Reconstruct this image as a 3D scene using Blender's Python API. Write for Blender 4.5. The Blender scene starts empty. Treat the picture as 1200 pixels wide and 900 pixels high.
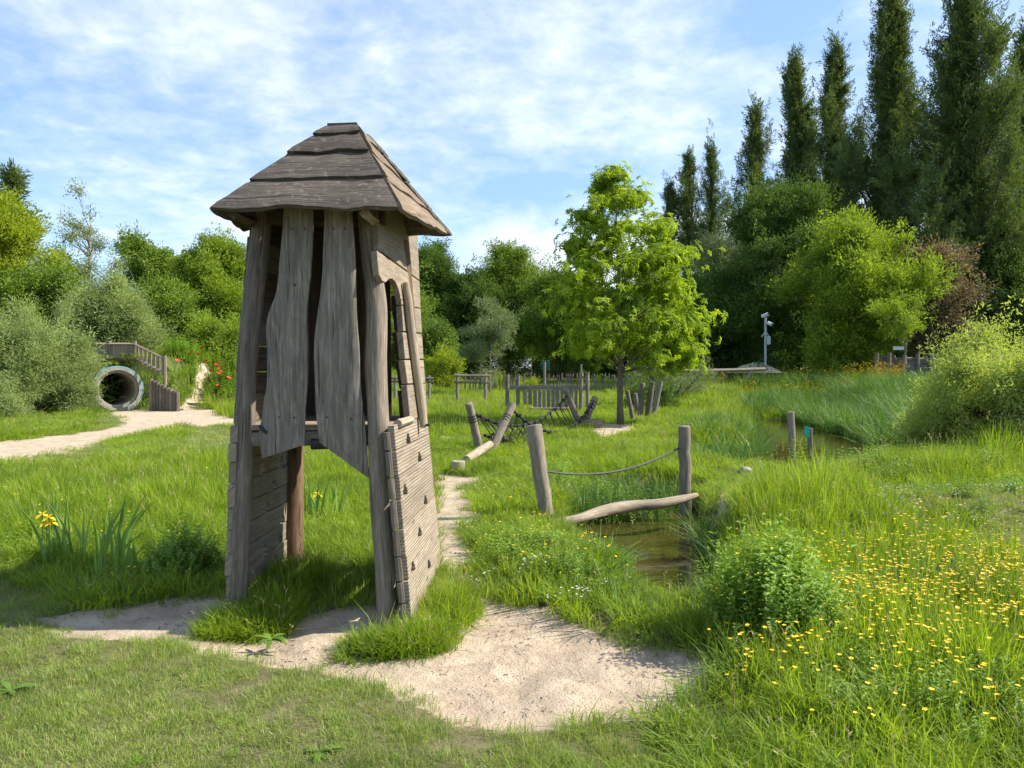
import bpy, math, random
import numpy as np
from mathutils import Vector, Matrix, noise as mnoise
random.seed(7); RNG = np.random.default_rng(7)
S = bpy.context.scene
COL = S.collection
R = math.radians
# ---------------------------------------------------------------- camera
CAMZ, F, HOR = 1.55, 873.0, 432.0
PITCH = math.atan((450 - HOR) / F)
cam_data = bpy.data.cameras.new('camera'); cam = bpy.data.objects.new('camera', cam_data); COL.objects.link(cam)
cam.location = (0, 0, CAMZ); cam.rotation_euler = (R(90) - PITCH, 0, 0)
cam_data.sensor_width = 36; cam_data.lens = F / 1200 * 36; cam_data.clip_end = 3000; cam_data.clip_start = 0.05
S.camera = cam
S.render.resolution_x, S.render.resolution_y = 1024, 768
# ---------------------------------------------------------------- light and sky
SUN_EL, SUN_DIR = R(43), Vector((1, 0.10, 0)).normalized()      # horizontal direction towards the sun
sun_d = bpy.data.lights.new('sun', 'SUN'); sun_d.energy = 5.0; sun_d.angle = R(0.53); sun_d.color = (1, .93, .80)
sun = bpy.data.objects.new('sun', sun_d); COL.objects.link(sun)
to_sun = Vector((SUN_DIR.x * math.cos(SUN_EL), SUN_DIR.y * math.cos(SUN_EL), math.sin(SUN_EL)))
sun.rotation_euler = to_sun.to_track_quat('Z', 'Y').to_euler()
S.view_settings.view_transform = 'Standard'; S.view_settings.look = 'None'
S.view_settings.exposure = 0.88; S.view_settings.gamma = 1.0

class NT:
    """small helper round a node tree"""
    def __init__(s, tree): s.t = tree; tree.nodes.clear()
    def n(s, typ, props=None, **ins):
        nd = s.t.nodes.new(typ)
        for k, v in (props or {}).items(): setattr(nd, k, v)
        for k, v in ins.items():
            key = int(k[1:]) if k[0] == 'i' and k[1:].isdigit() else k.replace('_', ' ')
            sock = nd.inputs[key]
            if isinstance(v, bpy.types.NodeSocket): s.t.links.new(v, sock)
            elif isinstance(v, bpy.types.Node): s.t.links.new(v.outputs[0], sock)
            else: sock.default_value = v
        return nd
    def math(s, op, a, b=0.0, c=None, clamp=False):
        nd = s.n('ShaderNodeMath', {'operation': op, 'use_clamp': clamp}, i0=a, i1=b)
        if c is not None:
            if isinstance(c, (bpy.types.NodeSocket, bpy.types.Node)): s.t.links.new(c if isinstance(c, bpy.types.NodeSocket) else c.outputs[0], nd.inputs[2])
            else: nd.inputs[2].default_value = c
        return nd.outputs[0]
    def mix(s, fac, a, b, blend='MIX'):
        nd = s.t.nodes.new('ShaderNodeMix'); nd.data_type = 'RGBA'; nd.blend_type = blend
        for sock, v in ((nd.inputs[0], fac), (nd.inputs[6], a), (nd.inputs[7], b)):
            if isinstance(v, bpy.types.NodeSocket): s.t.links.new(v, sock)
            elif isinstance(v, bpy.types.Node): s.t.links.new(v.outputs[0], sock)
            else: sock.default_value = (*v, 1) if isinstance(v, tuple) and len(v) == 3 else v
        return nd.outputs[2]
    def ramp(s, fac, stops, interp='LINEAR'):
        nd = s.n('ShaderNodeValToRGB', None, Fac=fac); cr = nd.color_ramp; cr.interpolation = interp
        while len(cr.elements) < len(stops): cr.elements.new(0.5)
        for e, (p, c) in zip(cr.elements, stops):
            e.position = p; e.color = (*c, 1) if isinstance(c, tuple) else (c, c, c, 1)
        return nd.outputs[0]
    def noise(s, vec, scale, detail=3, rough=.55, dist=0.0):
        return s.n('ShaderNodeTexNoise', None, Vector=vec, Scale=scale, Detail=detail, Roughness=rough, Distortion=dist).outputs[0]

world = bpy.data.worlds.new('World'); S.world = world; world.use_nodes = True
w = NT(world.node_tree)
skyt = w.n('ShaderNodeTexSky', {'sky_type': 'NISHITA', 'sun_disc': False, 'sun_elevation': SUN_EL,
           'sun_rotation': math.atan2(to_sun.x, to_sun.y), 'air_density': 1.0, 'dust_density': 0.6, 'ozone_density': 1.6})
tc = w.n('ShaderNodeTexCoord').outputs['Generated']
sp = w.n('ShaderNodeSeparateXYZ', None, Vector=tc)
zz = w.math('MAXIMUM', sp.outputs[2], 0.0)
zc = w.math('ADD', zz, 0.20)
pl = w.n('ShaderNodeCombineXYZ', None, X=w.math('DIVIDE', sp.outputs[0], zc), Y=w.math('DIVIDE', sp.outputs[1], zc), Z=0.3)
sheet = w.noise(pl.outputs[0], 0.95, 4, .55, .2)
motl = w.noise(pl.outputs[0], 6.5, 5, .6, .25)
fine = w.noise(pl.outputs[0], 20.0, 4, .6, .2)
az = w.math('ARCTAN2', sp.outputs[0], sp.outputs[1])
def blob(a0, e0, ra, re):      # a real bank of cloud in a given direction
    da = w.math('MULTIPLY', w.math('SUBTRACT', az, a0), 1 / ra); de = w.math('MULTIPLY', w.math('SUBTRACT', sp.outputs[2], e0), 1 / re)
    r2 = w.math('ADD', w.math('MULTIPLY', da, da), w.math('MULTIPLY', de, de))
    return w.math('EXPONENT', w.math('MULTIPLY', r2, -1.0))
cov = w.math('MULTIPLY_ADD', sheet, 1.35, -.26)
for b, amp in ((blob(-.30, .23, .40, .10), .20), (blob(.20, .30, .22, .08), .22), (blob(-.35, .40, .5, .08), .12), (blob(.36, .42, .10, .10), -.26),
               (blob(-.55, .20, .16, .045), -.16), (blob(.02, .235, .06, .02), -.22), (blob(-.30, .12, .5, .045), -.16), (blob(.25, .145, .14, .03), -.1), (blob(.6, .35, .2, .3), .10)):
    cov = w.math('MULTIPLY_ADD', b, amp, cov)
cl = w.math('ADD', cov, w.math('MULTIPLY_ADD', motl, .62, -.31))
cl = w.math('ADD', cl, w.math('MULTIPLY_ADD', fine, .20, -.10))
cmask = w.ramp(cl, [(.32, .04), (.50, .30), (.74, .74), (1.0, .90)])
# low cumulus bank
sphn = w.noise(tc, 9.0, 6, .6, .2)
low = w.math('MULTIPLY_ADD', sphn, .13, -.065)
el2 = w.math('ADD', sp.outputs[2], low)
bank = w.math('MULTIPLY', w.ramp(el2, [(.0, 1.0), (.18, 1.0), (.215, 0.0)]), w.ramp(w.math('ADD', w.math('MULTIPLY', az, .5), .5), [(.30, 0.0), (.44, .1), (.50, .95), (.60, .95), (.8, .6), (1.0, 0.2)]))
cm = w.math('MAXIMUM', cmask, bank, clamp=True)
shade = w.ramp(w.math('MULTIPLY_ADD', motl, .7, w.math('MULTIPLY', sphn, .5)), [(.35, (3.8, 4.35, 5.2)), (.75, (5.7, 5.95, 6.3))])
shade = w.mix(1.0, shade, (1, 1, 1), 'MULTIPLY')
skc = w.mix(.30, w.mix(1.0, skyt.outputs[0], (.74, .90, 1.06), 'MULTIPLY'), (2.5, 3.5, 5.1))
colr = w.mix(w.math('MULTIPLY', cm, .93), skc, shade)
bg = w.n('ShaderNodeBackground', None, Color=colr, Strength=0.125)
w.n('ShaderNodeOutputWorld', None, Surface=bg)

# ---------------------------------------------------------------- geometry of the place
ca, sa = math.cos(PITCH), math.sin(PITCH)
def ray(px, py):
    u, v = (px - 600) / F, -(py - 450) / F
    return Vector((u, ca + v * sa, -sa + v * ca))
def P(px, py, d):            # point seen in that direction at depth d
    r = ray(px, py); return Vector((0, 0, CAMZ)) + r * (d / r.y)
def G(px, py, z=0.0):        # point of the level z in that direction
    r = ray(px, py); k = (z - CAMZ) / r.z; return Vector((r.x * k, r.y * k, z))
def on_plane(px, py, p0, nrm):
    r = ray(px, py); o = Vector((0, 0, CAMZ)); return o + r * ((p0 - o).dot(nrm) / r.dot(nrm))
def to_px(x, y, z=0.0):
    yy = y * ca - (z - CAMZ) * sa; v = y * sa + (z - CAMZ) * ca
    yy = np.maximum(yy, .01)
    return 600 + F * x / yy, 450 - F * v / yy
def poly(pts, z=0.0): return np.array([G(a, b, z)[:2] for a, b in pts])
def inside(pg, x, y):
    r = np.zeros(np.shape(x), bool); n = len(pg); j = n - 1
    for i in range(n):
        xi, yi = pg[i]; xj, yj = pg[j]
        c = ((yi > y) != (yj > y)); den = (yj - yi) if yj != yi else 1e-9
        r ^= c & (x < (xj - xi) * (y - yi) / den + xi); j = i
    return r
def sdist(pg, x, y):         # signed distance, inside negative
    d = np.full(np.shape(x), 1e9); n = len(pg)
    for i in range(n):
        ax, ay = pg[i]; bx, by = pg[(i + 1) % n]; dx, dy = bx - ax, by - ay
        t = np.clip(((x - ax) * dx + (y - ay) * dy) / (dx * dx + dy * dy + 1e-12), 0, 1)
        d = np.minimum(d, np.hypot(x - ax - t * dx, y - ay - t * dy))
    return np.where(inside(pg, x, y), -d, d)
def ss(a, b, x): t = np.clip((x - a) / (b - a), 0, 1); return t * t * (3 - 2 * t)
def vnoise(x, y, s, seed=0):  # smooth value noise, vectorised
    x = np.asarray(x) * s + seed * 17.3; y = np.asarray(y) * s - seed * 9.1
    xi, yi = np.floor(x).astype(np.int64), np.floor(y).astype(np.int64); fx, fy = x - xi, y - yi
    fx = fx * fx * (3 - 2 * fx); fy = fy * fy * (3 - 2 * fy)
    def h(a, b):
        n = (a * 374761393 + b * 668265263 + seed * 974711) & 0x7fffffff
        n = ((n ^ (n >> 13)) * 1274126177) & 0x7fffffff
        return ((n ^ (n >> 16)) & 0xffff) / 65535.0
    return (h(xi, yi) * (1 - fx) + h(xi + 1, yi) * fx) * (1 - fy) + (h(xi, yi + 1) * (1 - fx) + h(xi + 1, yi + 1) * fx) * fy
def fbm(x, y, s, seed=0): return vnoise(x, y, s, seed) * .55 + vnoise(x, y, s * 2.1, seed + 1) * .3 + vnoise(x, y, s * 4.3, seed + 2) * .15

WATER = -0.32
POND1 = poly([(668, 600), (700, 586), (770, 583), (815, 596), (838, 636), (848, 690), (842, 730), (815, 748), (780, 735), (744, 700), (712, 674), (684, 648)], WATER)
POND2 = poly([(826, 549), (836, 535), (902, 531), (897, 505), (870, 488), (895, 476), (960, 480), (1012, 503), (1030, 522), (1010, 540), (965, 551), (940, 560), (880, 557)], WATER)
SAND = {
 'sand_patch': poly([(50, 722), (110, 716), (190, 703), (245, 697), (300, 700), (345, 708), (400, 708), (430, 708), (490, 708), (520, 700), (552, 695), (590, 702), (650, 718), (690, 735), (720, 748), (790, 753), (842, 772), (848, 798), (820, 825), (760, 840), (690, 853), (600, 856), (560, 852), (520, 838), (470, 812), (420, 795), (330, 782), (250, 765), (200, 752), (140, 750), (60, 745)]),
 'footpath': poly([(506, 546), (506, 580), (508, 620), (512, 668), (530, 690), (562, 690), (558, 655), (545, 622), (562, 606), (550, 584), (556, 569), (578, 560), (610, 556), (608, 550), (560, 549), (545, 545)]),
 'bare_patch': poly([(690, 505), (705, 497), (735, 498), (745, 503), (728, 512), (700, 514)]),
 'worn_track': poly([(836, 590), (845, 572), (858, 563), (872, 566), (862, 580), (850, 596)]),
 'path': poly([(-160, 548), (0, 516), (80, 508), (140, 500), (146, 492), (126, 484), (150, 481), (190, 481), (212, 480), (250, 480), (268, 481), (262, 488), (330, 497), (455, 505), (640, 520), (640, 524), (450, 512), (330, 506), (270, 497), (200, 503), (120, 520), (60, 536), (0, 550), (-160, 585)]),
}
SAND['climb'] = np.array([(-12.6, 27.6), (-11.5, 27.5), (-11.8, 29.0), (-12.3, 30.3), (-12.6, 31.5), (-12.95, 31.4), (-12.7, 30.2), (-12.45, 29.0)])
MX, MY = -14.55, 27.6          # mouth of the concrete tunnel
PR = 0.86
def height(x, y):
    x = np.asarray(x, float); y = np.asarray(y, float)
    h = (fbm(x, y, .45, 3) - .5) * .07 + (fbm(x, y, 2.2, 5) - .5) * .025
    h = h * (1 - .75 * ss(1.6, .4, np.hypot(x + 1.2, y - 5.1)))
    rough = 1 + .35 * (fbm(x, y, 1.7, 9) - .5)
    for pg in (POND1, POND2):
        c = pg.mean(0); m = np.hypot(x - c[0], y - c[1]) < 14
        if m.any():
            sd = sdist(pg, x[m] if x.ndim else x, y[m] if y.ndim else y)
            dp = ss(.30 if pg is POND1 else 1.1, -.16, sd + (fbm(x, y, 2.0, 11)[m] - .5 if x.ndim else 0) * .2)
            if x.ndim: h[m] = h[m] * (1 - dp) - .62 * dp
            else: h = h * (1 - dp) - .62 * dp
    sd = sdist(SAND['sand_patch'], x, y); insd = ss(.12, -.25, sd); h = h - insd * (.045 + .022 * (fbm(x, y, 5.5, 61) - .5) + .05 * ss(.62, .85, vnoise(x, y, 3.6, 63)) * .5)
    h = h + .26 * ss(1.9, 2.9, x) * np.exp(-((y - 7.3 - .05 * x) / .75) ** 2)
    # tunnel mound
    mt = (1.98 - .5 * ss(MX + 1.2, MX + 2.6, x)) * ss(MY + .05, MY + .75 + 3.2 * ss(MX + 1.3, MX + 2.4, x), y) * ss(MY + 16, MY + 8, y) * ss(-30, -25, x)
    right = ss(MX + 3.9, MX + 1.6, x)
    h = h + mt * right * rough ** .2
    # gentle bank at the poppies and on the far side of the ponds
    h = h + 1.35 * ss(-12.4, -11.0, x) * ss(-5.5, -9, x) * ss(28.5, 33, y) * ss(60, 50, y)
    h = h + .55 * ss(4, 9, x) * ss(24, 30, y) * ss(60, 48, y)
    return h

# ---------------------------------------------------------------- mesh helpers
ORI = {}
def tag(o, label=None, cat=None, group=None, kind=None):
    if label: o['label'] = label
    if cat: o['category'] = cat
    if group: o['group'] = group
    if kind: o['kind'] = kind
    return o
def thing(name, label, cat, loc=(0, 0, 0), group=None):
    o = bpy.data.objects.new(name, None); COL.objects.link(o); o.location = loc; o.empty_display_size = .1
    ORI[o.name] = Vector(loc); return tag(o, label, cat, group)
class MB:
    def __init__(s): s.v = []; s.f = []; s.uv = []
    def add(s, vs, fs, uvs):
        b = len(s.v); s.v += [tuple(p) for p in vs]
        for f, u in zip(fs, uvs): s.f.append([b + i for i in f]); s.uv.append(u)
    def tube(s, path, radii, sides=10, lump=0.0, cap=True, seed=0, flat=None):
        path = [Vector(p) for p in path]; n = len(path)
        if isinstance(radii, (int, float)): radii = [radii] * n
        t0 = (path[1] - path[0]).normalized(); a = Vector((0, 0, 1)) if abs(t0.z) < .9 else Vector((1, 0, 0))
        u = t0.cross(a).normalized(); vs = []; L = 0; rows = []
        for i, p in enumerate(path):
            t = (path[min(i + 1, n - 1)] - path[max(i - 1, 0)]).normalized()
            u = (u - t * u.dot(t)).normalized(); w_ = t.cross(u)
            if i: L += (p - path[i - 1]).length
            rows.append(L)
            for k in range(sides):
                an = 2 * math.pi * k / sides; r = radii[i]
                if lump: r *= 1 + lump * (mnoise.noise(Vector((math.cos(an) * 1.3 + seed * 3.1, math.sin(an) * 1.3, L * 3 + seed))))
                q = p + (u * math.cos(an) + w_ * math.sin(an)) * r
                vs.append(q)
        fs, uv = [], []
        C = 2 * math.pi * max(radii)
        for i in range(n - 1):
            for k in range(sides):
                k2 = (k + 1) % sides
                fs.append([i * sides + k, i * sides + k2, (i + 1) * sides + k2, (i + 1) * sides + k])
                uv.append([(rows[i], C * k / sides), (rows[i], C * (k + 1) / sides), (rows[i + 1], C * (k + 1) / sides), (rows[i + 1], C * k / sides)])
        if cap:
            fs.append(list(range(sides))[::-1]); uv.append([(0.0, .01 * k) for k in range(sides)])
            fs.append([(n - 1) * sides + k for k in range(sides)]); uv.append([(L, .01 * k) for k in range(sides)])
        s.add(vs, fs, uv); return s
    def board(s, A, B, nrm, thick, cols=5, bow=0.0, seed=0, rnd=.75):
        """loft between two edges A and B (same number of points), with real thickness and eased edges"""
        A = [Vector(p) for p in A]; B = [Vector(p) for p in B]; n = len(A); nrm = Vector(nrm).normalized()
        vs = []; L = [0]; Wd = max((a - b).length for a, b in zip(A, B))
        for i in range(1, n): L.append(L[-1] + ((A[i] + B[i]) / 2 - (A[i - 1] + B[i - 1]) / 2).length)
        prof = []
        for j in range(cols + 1):
            t = j / cols; e = min(t, 1 - t) * Wd / (thick * rnd + 1e-6); prof.append(.55 + .45 * min(1, e))
        for side in (1, -1):
            for i in range(n):
                for j in range(cols + 1):
                    t = j / cols; p = A[i].lerp(B[i], t); h = thick / 2 * prof[j] * (.93 if i in (0, n - 1) else 1)
                    h += .18 * thick * mnoise.noise(Vector((L[i] * 5 + seed, t * Wd * 9, seed * 1.7 + side)))
                    p = p + nrm * (side * h + bow * math.sin(math.pi * t)); vs.append(p)
        W1 = cols + 1; o = n * W1; fs, uv = [], []
        for i in range(n - 1):
            for j in range(cols):
                q = [i * W1 + j, i * W1 + j + 1, (i + 1) * W1 + j + 1, (i + 1) * W1 + j]
                tx = [(L[i], Wd * j / cols), (L[i], Wd * (j + 1) / cols), (L[i + 1], Wd * (j + 1) / cols), (L[i + 1], Wd * j / cols)]
                fs.append(q); uv.append(tx); fs.append([k + o for k in q[::-1]]); uv.append(tx[::-1])
        for i in range(n - 1):
            for j in (0, cols):
                q = [i * W1 + j, (i + 1) * W1 + j, (i + 1) * W1 + j + o, i * W1 + j + o]
                if j: q = q[::-1]
                fs.append(q); uv.append([(L[i], 0), (L[i + 1], 0), (L[i + 1], thick), (L[i], thick)] if not j else [(L[i], thick), (L[i + 1], thick), (L[i + 1], 0), (L[i], 0)])
        for i in (0, n - 1):
            for j in range(cols):
                q = [i * W1 + j, i * W1 + j + o, i * W1 + j + 1 + o, i * W1 + j + 1]
                if i: q = q[::-1]
                fs.append(q); uv.append([(.0, Wd * j / cols), (.02, Wd * j / cols), (.02, Wd * (j + 1) / cols), (0, Wd * (j + 1) / cols)])
        s.add(vs, fs, uv); return s
    def prism(s, outline, nrm, thick, along=None):
        """closed 3-D outline lying in a plane, extruded backwards along -nrm"""
        P0 = [Vector(p) for p in outline]; nrm = Vector(nrm).normalized(); n = len(P0)
        ex = (Vector(along) if along is not None else (P0[1] - P0[0])).normalized(); ey = nrm.cross(ex)
        ar = sum(((P0[i] - P0[0]).cross(P0[(i + 1) % n] - P0[0])).dot(nrm) for i in range(n))
        if ar < 0: P0 = P0[::-1]
        q = [(p.dot(ex), p.dot(ey)) for p in P0]
        vs = P0 + [p - nrm * thick for p in P0]
        fs = [list(range(n)), [n + k for k in range(n)][::-1]]; uv = [q, q[::-1]]
        for i in range(n):
            j = (i + 1) % n; fs.append([i, i + n, j + n, j]); uv.append([q[i], (q[i][0], q[i][1] + thick), (q[j][0], q[j][1] + thick), q[j]])
        s.add(vs, fs, uv); return s
    def box(s, c, sx, sy, sz, rz=0.0, M=None):
        c = Vector(c); m = M or Matrix.Rotation(rz, 3, 'Z'); vs = []
        for dz in (-.5, .5):
            for dx, dy in ((-.5, -.5), (.5, -.5), (.5, .5), (-.5, .5)): vs.append(c + m @ Vector((dx * sx, dy * sy, dz * sz)))
        fs = [[3, 2, 1, 0], [4, 5, 6, 7], [0, 1, 5, 4], [1, 2, 6, 5], [2, 3, 7, 6], [3, 0, 4, 7]]
        dims = [(sx, sy)] * 2 + [(sx, sz), (sy, sz), (sx, sz), (sy, sz)]
        uv = []
        for a, b in dims:
            r = [(0, 0), (a, 0), (a, b), (0, b)]
            uv.append(r if a >= b else [(y_, x_) for x_, y_ in r])
        s.add(vs, fs, uv); return s
    def mesh(s, name, mat=None, smooth=False, o=Vector((0, 0, 0))):
        me = bpy.data.meshes.new(name)
        me.from_pydata([(v[0] - o[0], v[1] - o[1], v[2] - o[2]) for v in s.v], [], s.f)
        l = me.uv_layers.new(name='UVMap'); flat = [c for u in s.uv for p in u for c in p]; l.data.foreach_set('uv', flat)
        if mat: me.materials.append(mat)
        if smooth: me.shade_smooth()
        me.validate(); return me
    def build(s, name, mat, parent=None, smooth=False, angle=None, bevel=0):
        o = ORI.get(parent.name, Vector((0, 0, 0))) if parent else Vector((0, 0, 0))
        ob = bpy.data.objects.new(name, s.mesh(name, mat, smooth, o)); COL.objects.link(ob)
        if parent: ob.parent = parent
        ORI[ob.name] = o
        if smooth and angle is not False: 
            try: ob.data.set_sharp_from_angle(angle=R(angle or 50))
            except Exception: pass
        if bevel:
            b = ob.modifiers.new('bevel', 'BEVEL'); b.width = bevel; b.segments = 2; b.limit_method = 'ANGLE'
        return ob
def copy_tree(o, parent=None):
    c = o.copy(); COL.objects.link(c); c.parent = parent; ORI[c.name] = ORI.get(o.name, Vector())
    for ch in list(o.children): copy_tree(ch, c)
    return c

# ---------------------------------------------------------------- materials
def mat_new(name):
    m = bpy.data.materials.new(name); m.use_nodes = True; return m, NT(m.node_tree)
def finish(t, color, rough=.8, bump=None, bstr=.3, bdist=.01, spec=.3, **kw):
    b = t.n('ShaderNodeBsdfPrincipled', None, Roughness=rough)
    b.inputs['Specular IOR Level'].default_value = spec
    if isinstance(color, tuple): b.inputs['Base Color'].default_value = (*color, 1)
    else: t.t.links.new(color, b.inputs['Base Color'])
    for k, v in kw.items():
        s_ = b.inputs[k.replace('_', ' ')]
        if isinstance(v, bpy.types.NodeSocket): t.t.links.new(v, s_)
        else: s_.default_value = v
    if bump is not None:
        bp = t.n('ShaderNodeBump', None, Strength=bstr, Distance=bdist, Height=bump); t.t.links.new(bp.outputs[0], b.inputs['Normal'])
    t.n('ShaderNodeOutputMaterial', None, Surface=b); return b
def wood(name, light, dark, moss=0.0, grooves=0.0, crack=1.0, stain=None):
    m, t = mat_new(name)
    uv = t.n('ShaderNodeUVMap').outputs[0]; rnd = t.n('ShaderNodeObjectInfo').outputs['Random']
    off = t.n('ShaderNodeCombineXYZ', None, X=t.math('MULTIPLY', rnd, 37.0), Y=t.math('MULTIPLY', rnd, 91.0), Z=t.math('MULTIPLY', rnd, 13.0)).outputs[0]
    p = t.n('ShaderNodeVectorMath', {'operation': 'ADD'}, i0=uv, i1=off).outputs[0]
    gr = t.n('ShaderNodeMapping', None, Vector=p, Scale=(2.2, 42, 1)).outputs[0]
    g1 = t.noise(gr, 1.6, 6, .62, .5)
    g2 = t.noise(t.n('ShaderNodeMapping', None, Vector=p, Scale=(7, 170, 1)).outputs[0], 1.4, 3, .6, .2)
    bl = t.noise(t.n('ShaderNodeMapping', None, Vector=p, Scale=(3, 8, 1)).outputs[0], 1.4, 4, .6, .8)
    ck = t.ramp(t.noise(t.n('ShaderNodeMapping', None, Vector=p, Scale=(1.6, 60, 1)).outputs[0], 1.0, 2, .5, .25), [(.28, 1.0), (.345, 0.0)])
    c = t.mix(t.ramp(g1, [(.32, 0.0), (.68, 1.0)]), dark, light)
    c = t.mix(t.math('MULTIPLY', t.ramp(g2, [(.35, 1.0), (.6, 0.0)]), .45), c, tuple(x * .45 for x in dark))
    c = t.mix(t.ramp(bl, [(.35, .55), (.62, 0.0)]), c, tuple(x * .75 for x in dark))
    c = t.mix(t.math('MULTIPLY', ck, .85 * crack), c, (.018, .014, .011))
    vo = t.n('ShaderNodeTexVoronoi', {'feature': 'DISTANCE_TO_EDGE'}, Vector=t.n('ShaderNodeMapping', None, Vector=p, Scale=(2.3, 5.0, 1)).outputs[0], Scale=1.0)
    vk = t.n('ShaderNodeTexVoronoi', {'feature': 'F1'}, Vector=t.n('ShaderNodeMapping', None, Vector=p, Scale=(2.1, 6.0, 1)).outputs[0], Scale=1.0, Randomness=1.0)
    kn = t.ramp(vk.outputs[0], [(.05, 1.0), (.085, .55), (.13, 0.0)]); c = t.mix(t.math('MULTIPLY', kn, .75), c, tuple(x * .35 for x in dark))
    tone = t.math('MULTIPLY_ADD', rnd, .3, .85)
    c = t.mix(1.0, c, t.n('ShaderNodeCombineColor', None, Red=tone, Green=tone, Blue=tone).outputs[0], 'MULTIPLY')
    if moss:
        wp = t.n('ShaderNodeNewGeometry').outputs['Position']
        ms = t.ramp(t.noise(wp, 26, 4, .65), [(.56, 0.0), (.66, moss)])
        c = t.mix(ms, c, (.36, .37, .27))
    if stain:
        c = t.mix(t.ramp(t.noise(p, 2.1, 3, .6), [(.45, 0.0), (.7, .7)]), c, stain)
    h = t.math('SUBTRACT', t.math('MULTIPLY_ADD', g2, .35, g1), t.math('MULTIPLY', kn, .5)); h = t.math('SUBTRACT', h, t.math('MULTIPLY', ck, .9 * crack))
    if grooves:
        z = t.n('ShaderNodeSeparateXYZ', None, Vector=t.n('ShaderNodeNewGeometry').outputs['Position']).outputs[2]
        z = t.math('MULTIPLY_ADD', t.noise(uv, 2.0, 2, .5), .012, z)
        gv = t.math('PINGPONG', z, grooves / 2); gv = t.math('MULTIPLY', gv, 2 / grooves)
        h = t.math('MULTIPLY_ADD', t.ramp(gv, [(.0, 0.0), (.30, 1.0)]), 1.6, h)
        c = t.mix(t.ramp(gv, [(.06, .42), (.24, 0.0)]), c, tuple(x * .5 for x in dark))
    finish(t, c, .82, h, .75, .006, .2); return m
W_POST = wood('weathered_post', (.40, .335, .26), (.17, .135, .10))
W_DARK = wood('weathered_dark', (.29, .245, .195), (.115, .095, .075))
W_GREY = wood('weathered_grey', (.39, .345, .285), (.14, .12, .098))
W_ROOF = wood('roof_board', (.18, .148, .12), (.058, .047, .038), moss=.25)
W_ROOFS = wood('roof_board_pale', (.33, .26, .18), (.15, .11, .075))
W_WALL = wood('grooved_board', (.47, .39, .295), (.30, .24, .175), grooves=.021, crack=.5)
W_SIDE = wood('side_board', (.43, .36, .27), (.24, .19, .14), crack=.6)
W_BROWN = wood('brown_wood', (.29, .20, .125), (.12, .07, .04))
W_LOG = wood('bare_log', (.50, .43, .32), (.28, .22, .155), crack=.7)
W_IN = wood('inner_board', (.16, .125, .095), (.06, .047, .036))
def simple(name, c, rough=.6, metal=0.0, n=.25, ns=6.0, spec=.4, bump=0.2):
    m, t = mat_new(name); wp = t.n('ShaderNodeTexCoord').outputs['Object']
    a = t.noise(wp, ns, 5, .6)
    col = t.mix(t.ramp(a, [(.3, 0.0), (.7, 1.0)]), tuple(x * (1 - n) for x in c), tuple(min(1, x * (1 + n * .6)) for x in c))
    finish(t, col, rough, a, bump, .004, spec, Metallic=metal); return m
M_BLACK = simple('black_rope', (.018, .018, .02), .8, ns=80)
M_ROPE = simple('grey_rope', (.10, .095, .085), .9, ns=60)
M_CONC = simple('concrete', (.29, .27, .225), .85, ns=4, bump=.5)
M_CONCIN = simple('concrete_inside', (.30, .27, .22), .9, ns=3)
M_BLUE = simple('blue_paint', (.17, .33, .40), .7, ns=5)
M_BRICK0 = simple('mortar', (.35, .32, .28), .9)
M_METAL = simple('galvanised', (.32, .36, .38), .45, .4, .15)
M_DKMET = simple('dark_metal', (.02, .02, .022), .5)
M_WHITE = simple('dimmed_white_paint', (.55, .57, .60), .3, n=.04)  # white toned down in the colour to stand in for shade on the vans
M_GLASS = simple('dark_glass', (.02, .025, .03), .08, spec=.8, n=.1)
M_TEAL = simple('teal_plate', (.03, .36, .30), .45)
M_GREENB = simple('green_box', (.02, .09, .06), .5)
M_RUBBER = simple('tyre', (.02, .02, .02), .8)
M_TILE = simple('red_roof', (.32, .10, .06), .8, n=.3)
M_BWALL = simple('brick_wall', (.26, .13, .09), .9, n=.35, ns=12)
M_STONE = simple('stone', (.30, .28, .25), .85, n=.4, ns=9, bump=.8)
M_NETG = simple('green_net', (.04, .055, .042), .9, n=.4, ns=5)
M_BARK = wood('bark', (.16, .13, .10), (.055, .045, .035))
M_BARKP = wood('pale_bark', (.30, .25, .18), (.12, .10, .075))
M_BIRCH = wood('birch_bark', (.45, .42, .36), (.14, .12, .10))
M_YELLOW = simple('yellow_petal', (.85, .58, .01), .5, n=.1)
M_RED = simple('red_petal', (.75, .02, .012), .5, n=.2)
M_WHITEP = simple('white_petal', (.72, .70, .66), .6, n=.1)
M_PURPLE = simple('purple_petal', (.42, .10, .35), .6)
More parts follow.
